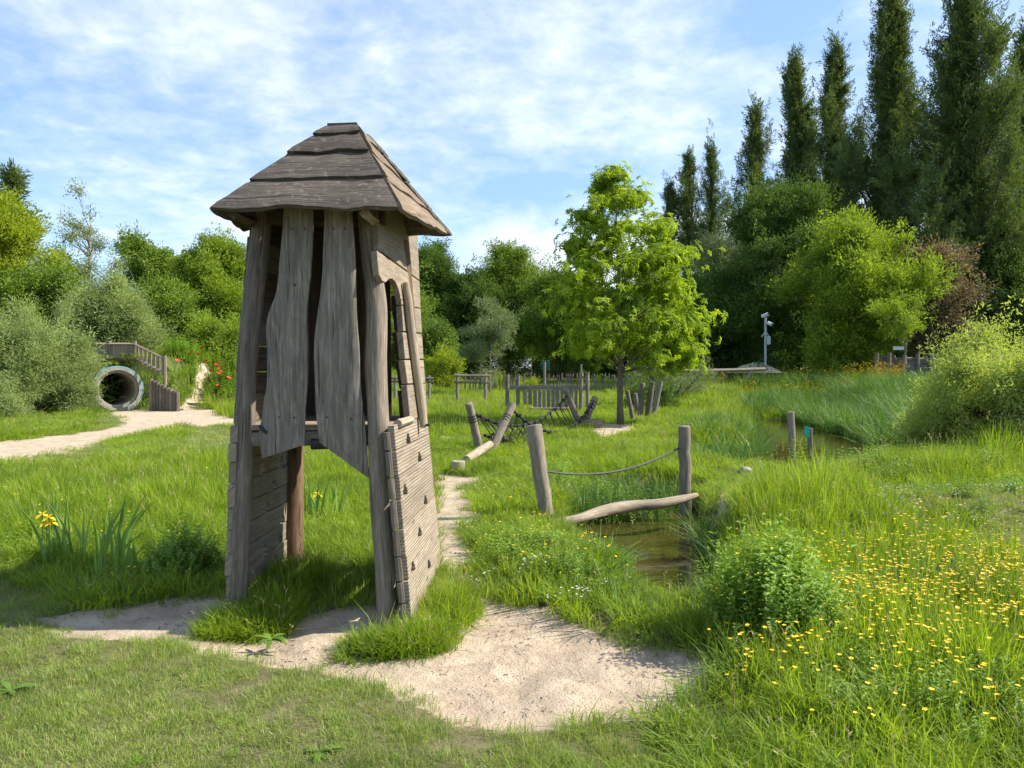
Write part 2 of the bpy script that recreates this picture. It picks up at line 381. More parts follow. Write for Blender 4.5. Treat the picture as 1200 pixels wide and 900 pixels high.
def leafmat(name, c, var=.35, hue=(1.25, 1.05, .7), trans=.35, rough=.6, alt=None, altp=.0, spec=.35):
    """c is the base colour; instances and leaves vary towards a yellower tone"""
    m, t = mat_new(name)
    ri = t.n('ShaderNodeObjectInfo').outputs['Random']
    rl = t.n('ShaderNodeAttribute', {'attribute_name': 'rnd'}).outputs['Fac']
    wp = t.n('ShaderNodeNewGeometry').outputs['Position']
    pn = t.noise(wp, .8, 4, .65)
    f = t.math('ADD', t.math('MULTIPLY', ri, .4), t.math('MULTIPLY', rl, .35)); f = t.math('ADD', f, t.math('MULTIPLY_ADD', pn, 1.6, -.68), clamp=True)
    lo = tuple(x * (1 - var) for x in c); hi = tuple(min(.9, x * (1 + var) * h) for x, h in zip(c, hue))
    col = t.mix(f, lo, hi)
    if alt is not None:
        col = t.mix(t.ramp(rl, [(1 - altp - .01, 0.0), (1 - altp, 1.0)], 'CONSTANT'), col, alt)
    b = t.n('ShaderNodeBsdfPrincipled', None, Roughness=rough); b.inputs['Specular IOR Level'].default_value = spec
    t.t.links.new(col, b.inputs['Base Color'])
    tr = t.n('ShaderNodeBsdfTranslucent', None, Color=t.mix(1.0, col, (1.5, 1.45, .6), 'MULTIPLY'))
    mx = t.n('ShaderNodeMixShader', None, Fac=trans); t.t.links.new(b.outputs[0], mx.inputs[1]); t.t.links.new(tr.outputs[0], mx.inputs[2])
    t.n('ShaderNodeOutputMaterial', None, Surface=mx); return m
L_LAWN = leafmat('lawn_blade', (.175, .275, .07), .35, (1.35, 1.1, .9), .36, alt=(.44, .39, .21), altp=.11, spec=.2)
L_MEAD = leafmat('meadow_blade', (.150, .265, .032), .35, (1.5, 1.15, .8), .45, alt=(.34, .32, .12), altp=.03, spec=.2)
L_REED = leafmat('reed_blade', (.075, .175, .035), .3, (1.3, 1.1, .8), .3, alt=(.22, .22, .12), altp=.05)
L_HERB = leafmat('herb_leaf', (.13, .25, .035), .35, (1.4, 1.15, .8), .35)
L_SEED = leafmat('seed_head', (.36, .33, .17), .25, (1.1, 1.0, .8), .25)
L_WALN = leafmat('walnut_leaf', (.19, .32, .028), .35, (1.5, 1.15, .8), .5)
L_POP = leafmat('poplar_leaf', (.092, .145, .05), .45, (1.3, 1.15, .9), .25, rough=.6, spec=.2)
L_DARK = leafmat('dark_leaf', (.070, .14, .032), .4, (1.4, 1.15, .8), .3, rough=.6, spec=.2)
L_MID = leafmat('green_leaf', (.11, .20, .035), .4, (1.5, 1.2, .8), .35, rough=.6, spec=.2)
L_YEL = leafmat('yellow_green_leaf', (.20, .29, .03), .35, (1.4, 1.15, .8), .42, spec=.2)
L_LIME = leafmat('lime_leaf', (.15, .25, .035), .4, (1.5, 1.2, .8), .4, rough=.6, spec=.2)
L_WILL = leafmat('willow_leaf', (.24, .32, .14), .35, (1.2, 1.1, .9), .3, spec=.2)
L_GREY = leafmat('grey_leaf', (.18, .235, .13), .35, (1.15, 1.1, .95), .28, spec=.2)
L_COPP = leafmat('copper_leaf', (.12, .09, .065), .45, (1.5, 1.5, 1.4), .3)
L_IRIS = leafmat('iris_blade', (.25, .42, .09), .25, (1.3, 1.1, .8), .35)
L_PALE = leafmat('pale_willow_leaf', (.30, .40, .12), .35, (1.3, 1.12, .9), .4)

# ground: sand / earth blend by vertex attribute
m_ground, t = mat_new('ground'); 
wp = t.n('ShaderNodeNewGeometry').outputs['Position']
sf = t.n('ShaderNodeAttribute', {'attribute_name': 'sand'}).outputs['Fac']
n1 = t.noise(wp, 1.2, 5, .6); n2 = t.noise(wp, 9, 6, .65); n3 = t.noise(wp, 90, 4, .7); n4 = t.noise(wp, 3.2, 4, .6, .6)
sand = t.mix(t.ramp(n2, [(.3, 0.0), (.7, 1.0)]), (.45, .35, .245), (.62, .50, .37))
sand = t.mix(t.ramp(n4, [(.40, .6), (.60, 0.0)]), sand, (.33, .26, .19))
sand = t.mix(t.ramp(n3, [(.30, .6), (.46, 0.0)]), sand, (.22, .165, .115))
vr = t.n('ShaderNodeTexVoronoi', None, Vector=wp, Scale=42.0, Randomness=1.0)
sand = t.mix(t.ramp(vr.outputs[0], [(.10, .55), (.16, 0.0)]), sand, (.17, .125, .085))
soil = t.mix(t.ramp(n2, [(.35, 0.0), (.65, 1.0)]), (.12, .115, .055), (.20, .18, .09))
far = t.mix(t.ramp(n1, [(.35, 0.0), (.65, 1.0)]), (.07, .11, .025), (.13, .16, .04))
yy = t.n('ShaderNodeSeparateXYZ', None, Vector=wp).outputs[1]
soil = t.mix(t.ramp(t.math('MULTIPLY', yy, .01), [(.08, 0.0), (.3, 1.0)]), soil, far)
fac = t.math('ADD', sf, t.math('MULTIPLY_ADD', n2, .5, -.25)); fac = t.math('ADD', fac, t.math('MULTIPLY_ADD', n3, .3, -.15))
c = t.mix(t.ramp(fac, [(.42, 0.0), (.58, 1.0)]), soil, sand)
hgt = t.math('ADD', t.math('MULTIPLY', n2, .8), t.math('MULTIPLY', n3, .35)); hgt = t.math('ADD', hgt, t.math('MULTIPLY', n4, 1.2)); hgt = t.math('SUBTRACT', hgt, t.ramp(vr.outputs[0], [(.08, .25), (.2, 0.0)]))
finish(t, c, .95, hgt, 1.0, .035, .1)
m_water, t = mat_new('water')
wp = t.n('ShaderNodeNewGeometry').outputs['Position']
a = t.noise(wp, 2.5, 3, .5, .4); b_ = t.noise(wp, 14, 3, .5)
col = t.mix(t.ramp(t.noise(wp, 1.1, 4, .6), [(.35, 0.0), (.65, 1.0)]), (.035, .030, .008), (.065, .055, .014))
finish(t, col, .04, t.math('MULTIPLY_ADD', b_, .25, a), .12, .02, .5, IOR=1.33)

# ---------------------------------------------------------------- terrain: one sheet split where its surface changes
def grow(a, b, s0, k):
    out = [a]; x = a
    while x < b: x += max(s0, abs(x) * k); out.append(x)
    return out
ys = np.array(sorted(set([-1500, -600, -250, -100, -40, -15, -6, -2, 0, 1.0, 1.8] + [round(v, 3) for v in grow(2.2, 90, .045, .012)] + [round(v, 3) for v in np.arange(MY - .2, MY + 3.2, .12)] + grow(92, 1600, 6, .15))))
xp = grow(0, 30, .06, .022) + grow(32, 1600, 2, .15)
xs = np.array(sorted(set([round(v, 3) for v in xp] + [round(-v, 3) for v in xp] + [round(v, 3) for v in np.arange(MX - 1.3, MX + 1.3, .12)])))
XX, YY = np.meshgrid(xs, ys); fl = XX.shape
hx = height(XX.ravel(), YY.ravel()); 
sandv = np.zeros(XX.size); cx, cy = XX.ravel(), YY.ravel(); own = np.zeros(XX.size, int)
wob = (fbm(cx, cy, 2.6, 21) - .5) + .9 * (fbm(cx, cy, 9, 23) - .5)
for i, (k, pg) in enumerate(SAND.items()):
    c0 = pg.mean(0); near = (cy < 60) & (cy > 1)
    sd = np.full(cx.shape, 9.0); sd[near] = sdist(pg, cx[near], cy[near]) + wob[near] * (.16 if k != 'path' else .5)
    wd = .12 if k in ('sand_patch', 'footpath') else .3
    v = 1 - ss(-wd, wd, sd); own[v > np.maximum(sandv, .3)] = i + 1; sandv = np.maximum(sandv, v)
ny, nx = fl; idx = np.arange(nx * ny).reshape(ny, nx)
quads = np.stack([idx[:-1, :-1], idx[:-1, 1:], idx[1:, 1:], idx[1:, :-1]], -1).reshape(-1, 4)
qx = cx[quads].mean(1); qy = cy[quads].mean(1); qh = hx[quads].min(1)
hole = (abs(qx - MX + .17 + .79 * (qy - MY)) < .76) & (qy > MY + .14) & (qy < MY + 1.6) & (qh < 2 * PR + .02)
qo = np.where(sandv[quads].mean(1) > .5, own[quads].max(1), 0); qo = np.where((qo > 0) & (np.abs(qx) < 1e3), qo, 0)
def submesh(name, sel, kindlabel):
    q = quads[sel]; u, inv = np.unique(q, return_inverse=True); inv = inv.reshape(q.shape)
    me = bpy.data.meshes.new(name); n = len(u)
    me.from_pydata(np.stack([cx[u], cy[u], hx[u]], 1).tolist(), [], inv.tolist())
    at = me.attributes.new('sand', 'FLOAT', 'POINT'); at.data.foreach_set('value', sandv[u])
    me.materials.append(m_ground); me.shade_smooth()
    o = bpy.data.objects.new(name, me); COL.objects.link(o); return tag(o, kindlabel, kind='structure')
submesh('ground', (qo == 0) & ~hole, 'grassy ground of the nature playground')
for i, (k, lab) in enumerate((('sand_patch', 'bare trodden sand around the foot of the wooden tower'), ('footpath', 'narrow sandy footpath running back from the tower'), ('bare_patch', 'small bare sandy patch beside the lime green tree'),
                              ('worn_track', 'short worn sandy track at the far end of the balance log'), ('path', 'wide pale sandy path leading to the concrete tunnel'), ('sandy_slope', 'narrow sandy slope climbing the mound beside the tunnel railing'))):
    submesh(k, (qo == i + 1) & ~hole, lab)
def sheet_obj(name, pg, z, mat, label, grow_=.5):
    c0 = pg.mean(0); mb = MB(); pts = [(c0[0] + (p[0] - c0[0]) * (1 + grow_ / max(.3, np.hypot(*(p - c0)))), c0[1] + (p[1] - c0[1]) * (1 + grow_ / max(.3, np.hypot(*(p - c0)))), z) for p in pg]
    mb.add(pts, [list(range(len(pts)))], [[(p[0], p[1]) for p in pts]]); o = mb.build(name, mat); return tag(o, label, kind='structure')
sheet_obj('pond', POND1, WATER, m_water, 'murky brown ditch water under the balance log', .3)
sheet_obj('pond', POND2, WATER, m_water, 'dark pond in front of the reed bed', .4)

# ---------------------------------------------------------------- scatter by geometry nodes (uncountable growth only)
def clump_obj(name, verts, faces, rnd, mats, midx=None):
    me = bpy.data.meshes.new(name); me.from_pydata(verts, [], faces)
    at = me.attributes.new('rnd', 'FLOAT', 'POINT'); at.data.foreach_set('value', rnd)
    for m in mats: me.materials.append(m)
    if midx is not None: me.polygons.foreach_set('material_index', midx)
    me.update(); return bpy.data.objects.new(name, me)     # source shape, never linked to the scene
def scatter(name, pts, rots, scls, var, sources, parent=None):
    me = bpy.data.meshes.new(name); n = len(pts); o0 = ORI.get(parent.name, Vector()) if parent else Vector()
    me.vertices.add(n); me.vertices.foreach_set('co', (np.asarray(pts) - np.array(o0)).astype(np.float32).ravel())
    for nm, arr, ty in (('rot', rots, 'FLOAT_VECTOR'), ('scl', scls, 'FLOAT_VECTOR')):
        a_ = me.attributes.new(nm, ty, 'POINT'); a_.data.foreach_set('vector', np.asarray(arr, np.float32).ravel())
    a_ = me.attributes.new('var', 'INT', 'POINT'); a_.data.foreach_set('value', np.asarray(var, np.int32))
    ob = bpy.data.objects.new(name, me); COL.objects.link(ob)
    if parent: ob.parent = parent
    ORI[ob.name] = o0
    g = bpy.data.node_groups.new(name + '_nodes', 'GeometryNodeTree'); g.is_modifier = True
    g.interface.new_socket('Geometry', in_out='INPUT', socket_type='NodeSocketGeometry'); g.interface.new_socket('Geometry', in_out='OUTPUT', socket_type='NodeSocketGeometry')
    N, Lk = g.nodes, g.links
    gi, go = N.new('NodeGroupInput'), N.new('NodeGroupOutput'); ip = N.new('GeometryNodeInstanceOnPoints'); jn = N.new('GeometryNodeJoinGeometry')
    for s_ in reversed(sources):        # a join node takes its links last first
        oi = N.new('GeometryNodeObjectInfo'); oi.inputs['Object'].default_value = s_; gt = N.new('GeometryNodeGeometryToInstance')
        Lk.new(oi.outputs['Geometry'], gt.inputs[0]); Lk.new(gt.outputs[0], jn.inputs[0])
    def att(nm, ty):
        a2 = N.new('GeometryNodeInputNamedAttribute'); a2.data_type = ty; a2.inputs['Name'].default_value = nm
        return next(s2 for s2 in a2.outputs if s2.enabled and s2.name == 'Attribute')
    Lk.new(gi.outputs[0], ip.inputs['Points']); Lk.new(jn.outputs[0], ip.inputs['Instance']); ip.inputs['Pick Instance'].default_value = True
    Lk.new(att('var', 'INT'), ip.inputs['Instance Index'])
    e2r = N.new('FunctionNodeEulerToRotation'); Lk.new(att('rot', 'FLOAT_VECTOR'), e2r.inputs[0]); Lk.new(e2r.outputs[0], ip.inputs['Rotation'])
    Lk.new(att('scl', 'FLOAT_VECTOR'), ip.inputs['Scale']); Lk.new(ip.outputs[0], go.inputs[0])
    md = ob.modifiers.new('scatter', 'NODES'); md.node_group = g
    ob['kind'] = 'stuff'
    return ob
def blade(V, Fc, Rn, Mi, base, dirn, h, wd, lean, mi=0, seg=3, curl=1.0, fold=False):
    b = len(V); an = math.atan2(dirn[1], dirn[0]) + random.uniform(-.9, .9); sx, sy = -math.sin(an), math.cos(an); r = random.random()
    for i in range(seg):
        t_ = i / seg; o = lean * h * t_ ** (1 + curl); z = h * t_ * (1 - .25 * lean * t_); ww = wd * (1 - .55 * t_) / 2
        cx_, cy_ = base[0] + dirn[0] * o, base[1] + dirn[1] * o
        V.append((cx_ - sx * ww, cy_ - sy * ww, base[2] + z)); V.append((cx_ + sx * ww, cy_ + sy * ww, base[2] + z)); Rn += [r, r]
    V.append((base[0] + dirn[0] * lean * h, base[1] + dirn[1] * lean * h, base[2] + h * (1 - .25 * lean - max(0, lean - .7) * .35))); Rn.append(r)
    for i in range(seg - 1): Fc.append((b + 2 * i, b + 2 * i + 1, b + 2 * i + 3, b + 2 * i + 2)); Mi.append(mi)
    e = b + 2 * (seg - 1); Fc.append((e, e + 1, e + 2)); Mi.append(mi)
def leaf(V, Fc, Rn, Mi, p, d, up, ln, wd, mi=0, r=None, cup=.12):
    d = Vector(d).normalized(); s_ = d.cross(Vector(up)); s_ = s_.normalized() if s_.length > 1e-4 else Vector((1, 0, 0)); n = s_.cross(d); b = len(V); r = random.random() if r is None else r; p = Vector(p)
    V += [tuple(p), tuple(p + d * ln * .45 + s_ * wd / 2 + n * cup * wd), tuple(p + d * ln - n * ln * .12), tuple(p + d * ln * .45 - s_ * wd / 2 + n * cup * wd)]
    Rn += [r] * 4; Fc += [(b, b + 1, b + 2), (b, b + 2, b + 3)]; Mi += [mi, mi]
def grass_src(name, n, rad, hmin, hmax, wd, lean, mat, extra=None, seeds=0):
    V, Fc, Rn, Mi = [], [], [], []
    for _ in range(n):
        a_ = random.uniform(0, 6.283); q = rad * math.sqrt(random.random()); da = a_ + random.gauss(0, .9)
        blade(V, Fc, Rn, Mi, (q * math.cos(a_), q * math.sin(a_), -.01), (math.cos(da), math.sin(da)), random.uniform(hmin, hmax), wd * random.uniform(.6, 1.3), abs(random.gauss(lean, lean * .6)), 0)
    for _ in range(seeds):
        a_ = random.uniform(0, 6.283); q = rad * math.sqrt(random.random()); hh = hmax * random.uniform(1.0, 1.35); ln = random.uniform(.05, .2)
        blade(V, Fc, Rn, Mi, (q * math.cos(a_), q * math.sin(a_), 0), (math.cos(a_), math.sin(a_)), hh, wd * .5, ln, 1)
        tx, ty, tz = q * math.cos(a_) + math.cos(a_) * ln * hh * .9, q * math.sin(a_) + math.sin(a_) * ln * hh * .9, hh * (.97 - .25 * ln)
        for k in range(4):
            leaf(V, Fc, Rn, Mi, (tx, ty, tz - k * .018), (random.gauss(0, .5), random.gauss(0, .5), 1), (0, 1, 0), .035, .007, 1)
    if extra: extra(V, Fc, Rn, Mi)
    return clump_obj(name, V, Fc, Rn, [mat, L_SEED], Mi)
def herb(nst, h, leafl, leafw, rad, mat, name, flower=None, nleaf=7, top=False):
    V, Fc, Rn, Mi = [], [], [], []
    for _ in range(nst):
        a_ = random.uniform(0, 6.283); q = rad * math.sqrt(random.random()); hh = h * random.uniform(.6, 1.1); x0, y0 = q * math.cos(a_), q * math.sin(a_); lx, ly = math.cos(a_) * .15 * hh, math.sin(a_) * .15 * hh
        blade(V, Fc, Rn, Mi, (x0, y0, 0), (math.cos(a_), math.sin(a_)), hh, .006, .15)
        for k in range(nleaf):
            t_ = (k + .7) / nleaf; th = k * 2.4 + a_; e = random.uniform(.1, .7)
            for sg in (0, math.pi):
                leaf(V, Fc, Rn, Mi, (x0 + lx * t_, y0 + ly * t_, hh * t_), (math.cos(th + sg), math.sin(th + sg), e if not top else e + .5), (0, 0, 1), leafl * random.uniform(.7, 1.15) * (1.1 - .5 * t_), leafw * (1.1 - .4 * t_), 0)
        if flower:
            for k in range(5): leaf(V, Fc, Rn, Mi, (x0 + lx, y0 + ly, hh), (math.cos(k * 1.257), math.sin(k * 1.257), .5), (0, 0, 1), .014, .013, 1)
    return clump_obj(name, V, Fc, Rn, [mat, flower or mat], Mi)
def cup_flower(name, h, r, mat, stem=True, npet=5, n=1, spread=0.0, elev=.5, stemmat=None):
    V, Fc, Rn, Mi = [], [], [], []
    for _ in range(n):
        a_ = random.uniform(0, 6.283); q = spread * math.sqrt(random.random()); hh = h * random.uniform(.75, 1.1); x0, y0 = q * math.cos(a_), q * math.sin(a_); tx, ty = random.gauss(0, .06) * hh, random.gauss(0, .06) * hh
        L_ = math.hypot(tx, ty) + 1e-6
        if stem: blade(V, Fc, Rn, Mi, (x0, y0, 0), (tx / L_, ty / L_), hh, .005, L_ / hh, 1)
        for k in range(npet):
            an = 6.283 * k / npet + a_; leaf(V, Fc, Rn, Mi, (x0 + tx, y0 + ty, hh - .004), (math.cos(an), math.sin(an), elev + random.uniform(-.15, .15)), (0, 0, 1), r, r * 1.05, 0)
    return clump_obj(name, V, Fc, Rn, [mat, stemmat or L_MEAD], Mi)

# grass heights over the ground: (px, py of the place in the photo, blade height)
HG = [(100, 860, .045), (400, 860, .045), (600, 885, .055), (60, 780, .045), (0, 730, .05), (150, 680, .10), (0, 690, .09), (300, 820, .045), (250, 680, .10), (750, 880, .09), (860, 830, .12), (900, 880, .15), (1100, 880, .22), (980, 820, .24), (1150, 800, .3), (1050, 760, .32), (1180, 740, .32),
      (60, 650, .24), (200, 600, .32), (60, 590, .34), (250, 560, .34), (120, 560, .3), (400, 600, .16), (400, 680, .12), (410, 560, .24), (370, 640, .14), (560, 640, .11), (590, 600, .16), (580, 570, .11), (640, 640, .24), (690, 680, .26), (640, 690, .24), (720, 720, .2), (770, 745, .1), (600, 690, .12), (560, 680, .12),
      (590, 530, .2), (520, 535, .1), (100, 535, .06), (250, 512, .05), (0, 560, .16), (60, 490, .09), (40, 470, .3), (120, 490, .07), (300, 525, .06), (480, 520, .3), (520, 490, .45), (520, 465, .4), (600, 465, .4), (650, 500, .12), (700, 535, .2), (700, 570, .3), (600, 545, .12),
      (760, 505, .1), (720, 515, .1), (780, 530, .25), (780, 560, .28), (850, 490, .42), (820, 460, .42), (900, 450, .5), (830, 520, .3), (830, 560, .16), (880, 545, .12), (870, 600, .32), (920, 600, .3), (1000, 620, .3), (960, 590, .16), (1050, 590, .04), (1130, 605, .04), (1195, 632, .04), (1250, 650, .04),
      (1100, 570, .4), (1160, 540, .6), (1050, 555, .3), (1000, 560, .25), (655, 618, .07), (675, 625, .08), (830, 602, .10), (860, 600, .12), (900, 625, .42), (960, 625, .45), (1030, 640, .42), (1100, 655, .36), (1060, 612, .06), (950, 566, .08), (900, 568, .08), (1000, 552, .10), (860, 556, .08), (760, 700, .08), (730, 672, .09), (800, 725, .12), (550, 478, .28), (480, 478, .28), (550, 462, .4), (470, 510, .45), (1100, 640, .26), (1180, 680, .34), (1000, 690, .3), (1100, 700, .34), (900, 760, .2), (860, 740, .24), (860, 640, .3), (880, 680, .35), (690, 660, .12), (715, 690, .14), (740, 710, .14), (760, 735, .14), (620, 525, .12), (650, 515, .12), (250, 472, .5), (262, 466, .6), (235, 464, .5), (100, 484, .25), (20, 478, .4)]
HG = np.array(HG)
def grass_h(x, y):
    px, py = to_px(x, y); num = 0; den = 0
    for a_, b_, hh in HG:
        wt = 1 / (((px - a_) ** 2 + (2.0 * (py - b_)) ** 2) ** 1.3 + 50); num = num + wt * math.log(hh); den = den + wt
    r = np.exp(num / den); far_ = py < 455
    return np.where(far_, np.maximum(r, .3), r)
def sand_at(x, y, shrink=.0):
    m = np.zeros(x.shape, bool); wob = (fbm(x, y, 2.6, 21) - .5) + .9 * (fbm(x, y, 9, 23) - .5) + RNG.normal(0, .22, x.shape)
    for k, pg in SAND.items():
        m |= (sdist(pg, x, y) + wob * (.16 if k != 'path' else .5) + shrink) < 0
    return m
def band(y0, y1, dens, margin=1.3):
    """random ground points between two depths inside a widened view"""
    w0 = .72; area = 0; out = []
    xm = y1 * w0 + margin; n = int((y1 - y0) * 2 * xm * dens); x = RNG.uniform(-xm, xm, n); y = RNG.uniform(y0, y1, n)
    k = abs(x) < y * w0 + margin; return x[k], y[k]
TOWER = poly([(258, 660), (262, 600), (500, 600), (515, 660), (480, 728), (262, 700)])
lawn_src = [grass_src('lawn_tuft', 105, .078, .012, .040, .0026, .8, L_LAWN) for _ in range(5)]
mead_src = [grass_src('meadow_tuft', 55, .11, .14, .36, .0075, .38, L_MEAD, seeds=1 if k % 3 == 0 else 0) for k in range(6)]
mead_far = [grass_src('meadow_far_tuft', 60, .28, .18, .42, .016, .35, L_MEAD, seeds=4 if k == 0 else 0) for k in range(4)]
X, Y, Z, Rr, Sc, Vr = [[] for _ in range(6)]
def emit(store, x, y, s, nv, tilt=.12, z=None, sz=None):
    n = len(x)
    if not n: return
    z = height(x, y) if z is None else z
    store[0].append(np.stack([x, y, z], 1)); store[1].append(np.stack([RNG.normal(0, tilt, n), RNG.normal(0, tilt, n), RNG.uniform(0, 6.283, n)], 1))
    s = np.asarray(s) * np.ones(n); store[2].append(np.stack([s, s, s if sz is None else sz], 1)); store[3].append(RNG.integers(0, nv, n))
def fin(name, st, src, label, cat=None):
    return tag(scatter(name, np.concatenate(st[0]), np.concatenate(st[1]), np.concatenate(st[2]), np.concatenate(st[3]), src), label, cat)
def new(): return ([], [], [], [])
lawn, mead, meadf = new(), new(), new()
for y0, y1, dn in ((1.6, 3.2, 330), (3.2, 4.6, 330), (4.6, 7, 230), (7, 11, 110), (11, 18, 45), (18, 30, 22)):
    x, y = band(y0, y1, dn); h = grass_h(x, y); k = (h < .15) & ~sand_at(x, y, .0) & (height(x, y) > -.2); x, y, h = x[k], y[k], h[k]
    bare = fbm(x, y, 1.4, 31) > .13 + .1 * RNG.random(len(x)); x, y, h = x[bare], y[bare], h[bare]
    big = 1.0 if y0 < 7 else (1.6 if y0 < 11 else 2.4)
    sz = h / .045 * RNG.uniform(.6, 1.35, len(x)) * (.6 + .9 * fbm(x, y, 1.1, 33))
    emit(lawn, x, y, big * RNG.uniform(.85, 1.2, len(x)), 5, .15, sz=np.minimum(sz, 4.5))
for y0, y1, dn in ((1.6, 4.6, 75), (4.6, 7, 85), (7, 11, 60), (11, 18, 34)):
    x, y = band(y0, y1, dn, 1.5); h = grass_h(x, y); hz = height(x, y)
    k = (h >= .10) & ~sand_at(x, y, -.02) & (hz > -.30); x, y, h = x[k], y[k], h[k]
    sz = h / .3 * RNG.uniform(.65, 1.3, len(x)) * (.45 + 1.1 * fbm(x, y, .9, 35))
    emit(mead, x, y, (1.0 if y0 < 7 else 1.15 if y0 < 11 else 1.5) * RNG.uniform(.8, 1.2, len(x)), 6, .12, sz=sz * 1.05)
for y0, y1, dn in ((16, 26, 11), (26, 45, 6.5), (45, 95, 2.2)):
    x, y = band(y0, y1, dn, 2); h = grass_h(x, y); hz = height(x, y)
    k = (h >= .10) & ~sand_at(x, y, -.05) & (hz > -.30); x, y, h = x[k], y[k], h[k]
    s0 = 1.0 if y0 < 26 else 1.5 if y0 < 45 else 2.4
    emit(meadf, x, y, s0 * RNG.uniform(.8, 1.2, len(x)), 4, .1, sz=h / .32 * RNG.uniform(.7, 1.25, len(x)) * (.35 + 1.3 * fbm(x, y, .4, 35)))
fin('lawn_grass', lawn, lawn_src, 'short mown grass in front of the sand patch')
fin('meadow_grass', mead, mead_src, 'tall lush meadow grass around the tower and the ditch')
fin('distant_grass', meadf, mead_far, 'tall grass of the meadow in the distance')
# tufts round the tower feet
foot = new()
for (a0, b0, rx, ry, n, hh) in ((288, 728, .22, .14, 90, .62), (262, 732, .10, .12, 30, .45), (318, 716, .16, .14, 50, .8), (350, 690, .22, .24, 60, .95), (465, 755, .24, .09, 70, .5), (435, 750, .12, .08, 24, .4), (500, 745, .14, .13, 50, .6), (525, 718, .15, .2, 50, .85), (540, 700, .08, .1, 14, .6), (410, 765, .05, .03, 5, .2)):
    c0 = G(a0, b0); r = np.sqrt(RNG.random(n)); th = RNG.uniform(0, 6.283, n); x = c0.x + rx * r * np.cos(th); y = c0.y + ry * r * np.sin(th)
    emit(foot, x, y, RNG.uniform(.6, .9, n), 6, .28, sz=hh * RNG.uniform(.55, 1.15, n) * (1.15 - .5 * r))
c0 = G(562, 552)
n = 90; r = np.sqrt(RNG.random(n)); th = RNG.uniform(0, 6.283, n); emit(foot, c0.x + .62 * r * np.cos(th), c0.y + .6 * r * np.sin(th), 1.0, 6, .3, sz=.6 * RNG.uniform(.5, 1.1, n))
fin('grass_tufts', foot, mead_src, 'longer uncut grass tufts round the tower feet')
# reeds
reed_src = [grass_src('reed_clump', 30, .24, .6, 1.4, .020, .5, L_REED) for _ in range(5)]
reeds = new()
def reed_zone(pg, dens, h0, h1, sc=1.0):
    lo, hi = pg.min(0), pg.max(0); n = int((hi - lo).prod() * dens); x = RNG.uniform(lo[0], hi[0], n); y = RNG.uniform(lo[1], hi[1], n)
    k = inside(pg, x, y); x, y = x[k], y[k]; emit(reeds, x, y, sc * RNG.uniform(.8, 1.2, len(x)), 5, .10, z=np.maximum(height(x, y), WATER), sz=RNG.uniform(h0, h1, len(x)))
reed_zone(poly([(875, 486), (905, 478), (1000, 500), (1045, 522), (1130, 520), (1210, 500), (1210, 470), (1040, 468), (930, 467), (870, 468)]), 11, .40, .86)
reed_zone(poly([(812, 530), (835, 536), (895, 526), (892, 506), (875, 490), (820, 500), (800, 515)]), 8, .3, .6, .8)
reed_zone(poly([(660, 590), (700, 582), (790, 583), (800, 565), (740, 556), (660, 565)]), 22, .22, .46, .6)
reed_zone(poly([(700, 662), (730, 684), (762, 720), (770, 745), (730, 730), (690, 690)]), 24, .14, .34, .5)
reed_zone(poly([(812, 600), (840, 640), (850, 690), (880, 690), (870, 640), (840, 596)]), 26, .2, .42, .5)
fin('reed_bed', reeds, reed_src, 'blue-green reeds along the pond and the ditch')
# herbs and flowers
herb_src = [herb(9, .42, .075, .034, .12, L_HERB, 'herb_clump') for _ in range(3)] + [herb(8, .3, .05, .022, .1, L_HERB, 'herb_clump', nleaf=8) for _ in range(2)]
hb = new()
for (a0, b0, rx, ry, n, s_) in ((60, 640, .8, .5, 60, .5), (120, 655, .6, .3, 40, .35), (600, 640, .5, .4, 60, .4), (660, 690, .3, .3, 40, .35), (640, 660, .5, .4, 70, .5), (990, 800, .7, .3, 45, .45), (1130, 830, .6, .3, 70, .5), (1000, 720, .6, .4, 60, .6), (870, 500, 1.5, 1.5, 60, .9), (1100, 560, 1.8, 1.2, 90, .9), (1150, 600, 1, .6, 60, .5), (30, 470, 2.5, 1, 80, 1.0), (255, 477, 1.6, 1.2, 260, 1.6), (262, 472, 1.8, 2.5, 260, 1.9)):
    c0 = G(a0, b0); x = c0.x + rx * RNG.normal(0, .6, n); y = c0.y + ry * RNG.normal(0, .6, n); k = ~sand_at(x, y) & (height(x, y) > -.25); emit(hb, x[k], y[k], s_ * RNG.uniform(.7, 1.3, k.sum()), 5)
x, y = band(4.5, 16, 4.0); h = grass_h(x, y); k = (h > .14) & ~sand_at(x, y) & (height(x, y) > -.25) & ~inside(TOWER, x, y) & (fbm(x, y, .8, 41) > .45); emit(hb, x[k], y[k], (h[k] / .42) * RNG.uniform(.7, 1.2, k.sum()), 5)
x, y = band(2.4, 5, 5.0); h = grass_h(x, y); k = (h < .14) & ~sand_at(x, y); emit(hb, x[k], y[k], .13 * RNG.uniform(.6, 1.4, k.sum()), 5, .3)
fin('herbs', hb, herb_src, 'broad-leaved herbs growing through the grass')
but_src = [cup_flower('buttercup', .37, .0128, M_YELLOW, n=random.choice((1, 2, 4)), spread=.14) for _ in range(4)]
bc = new()
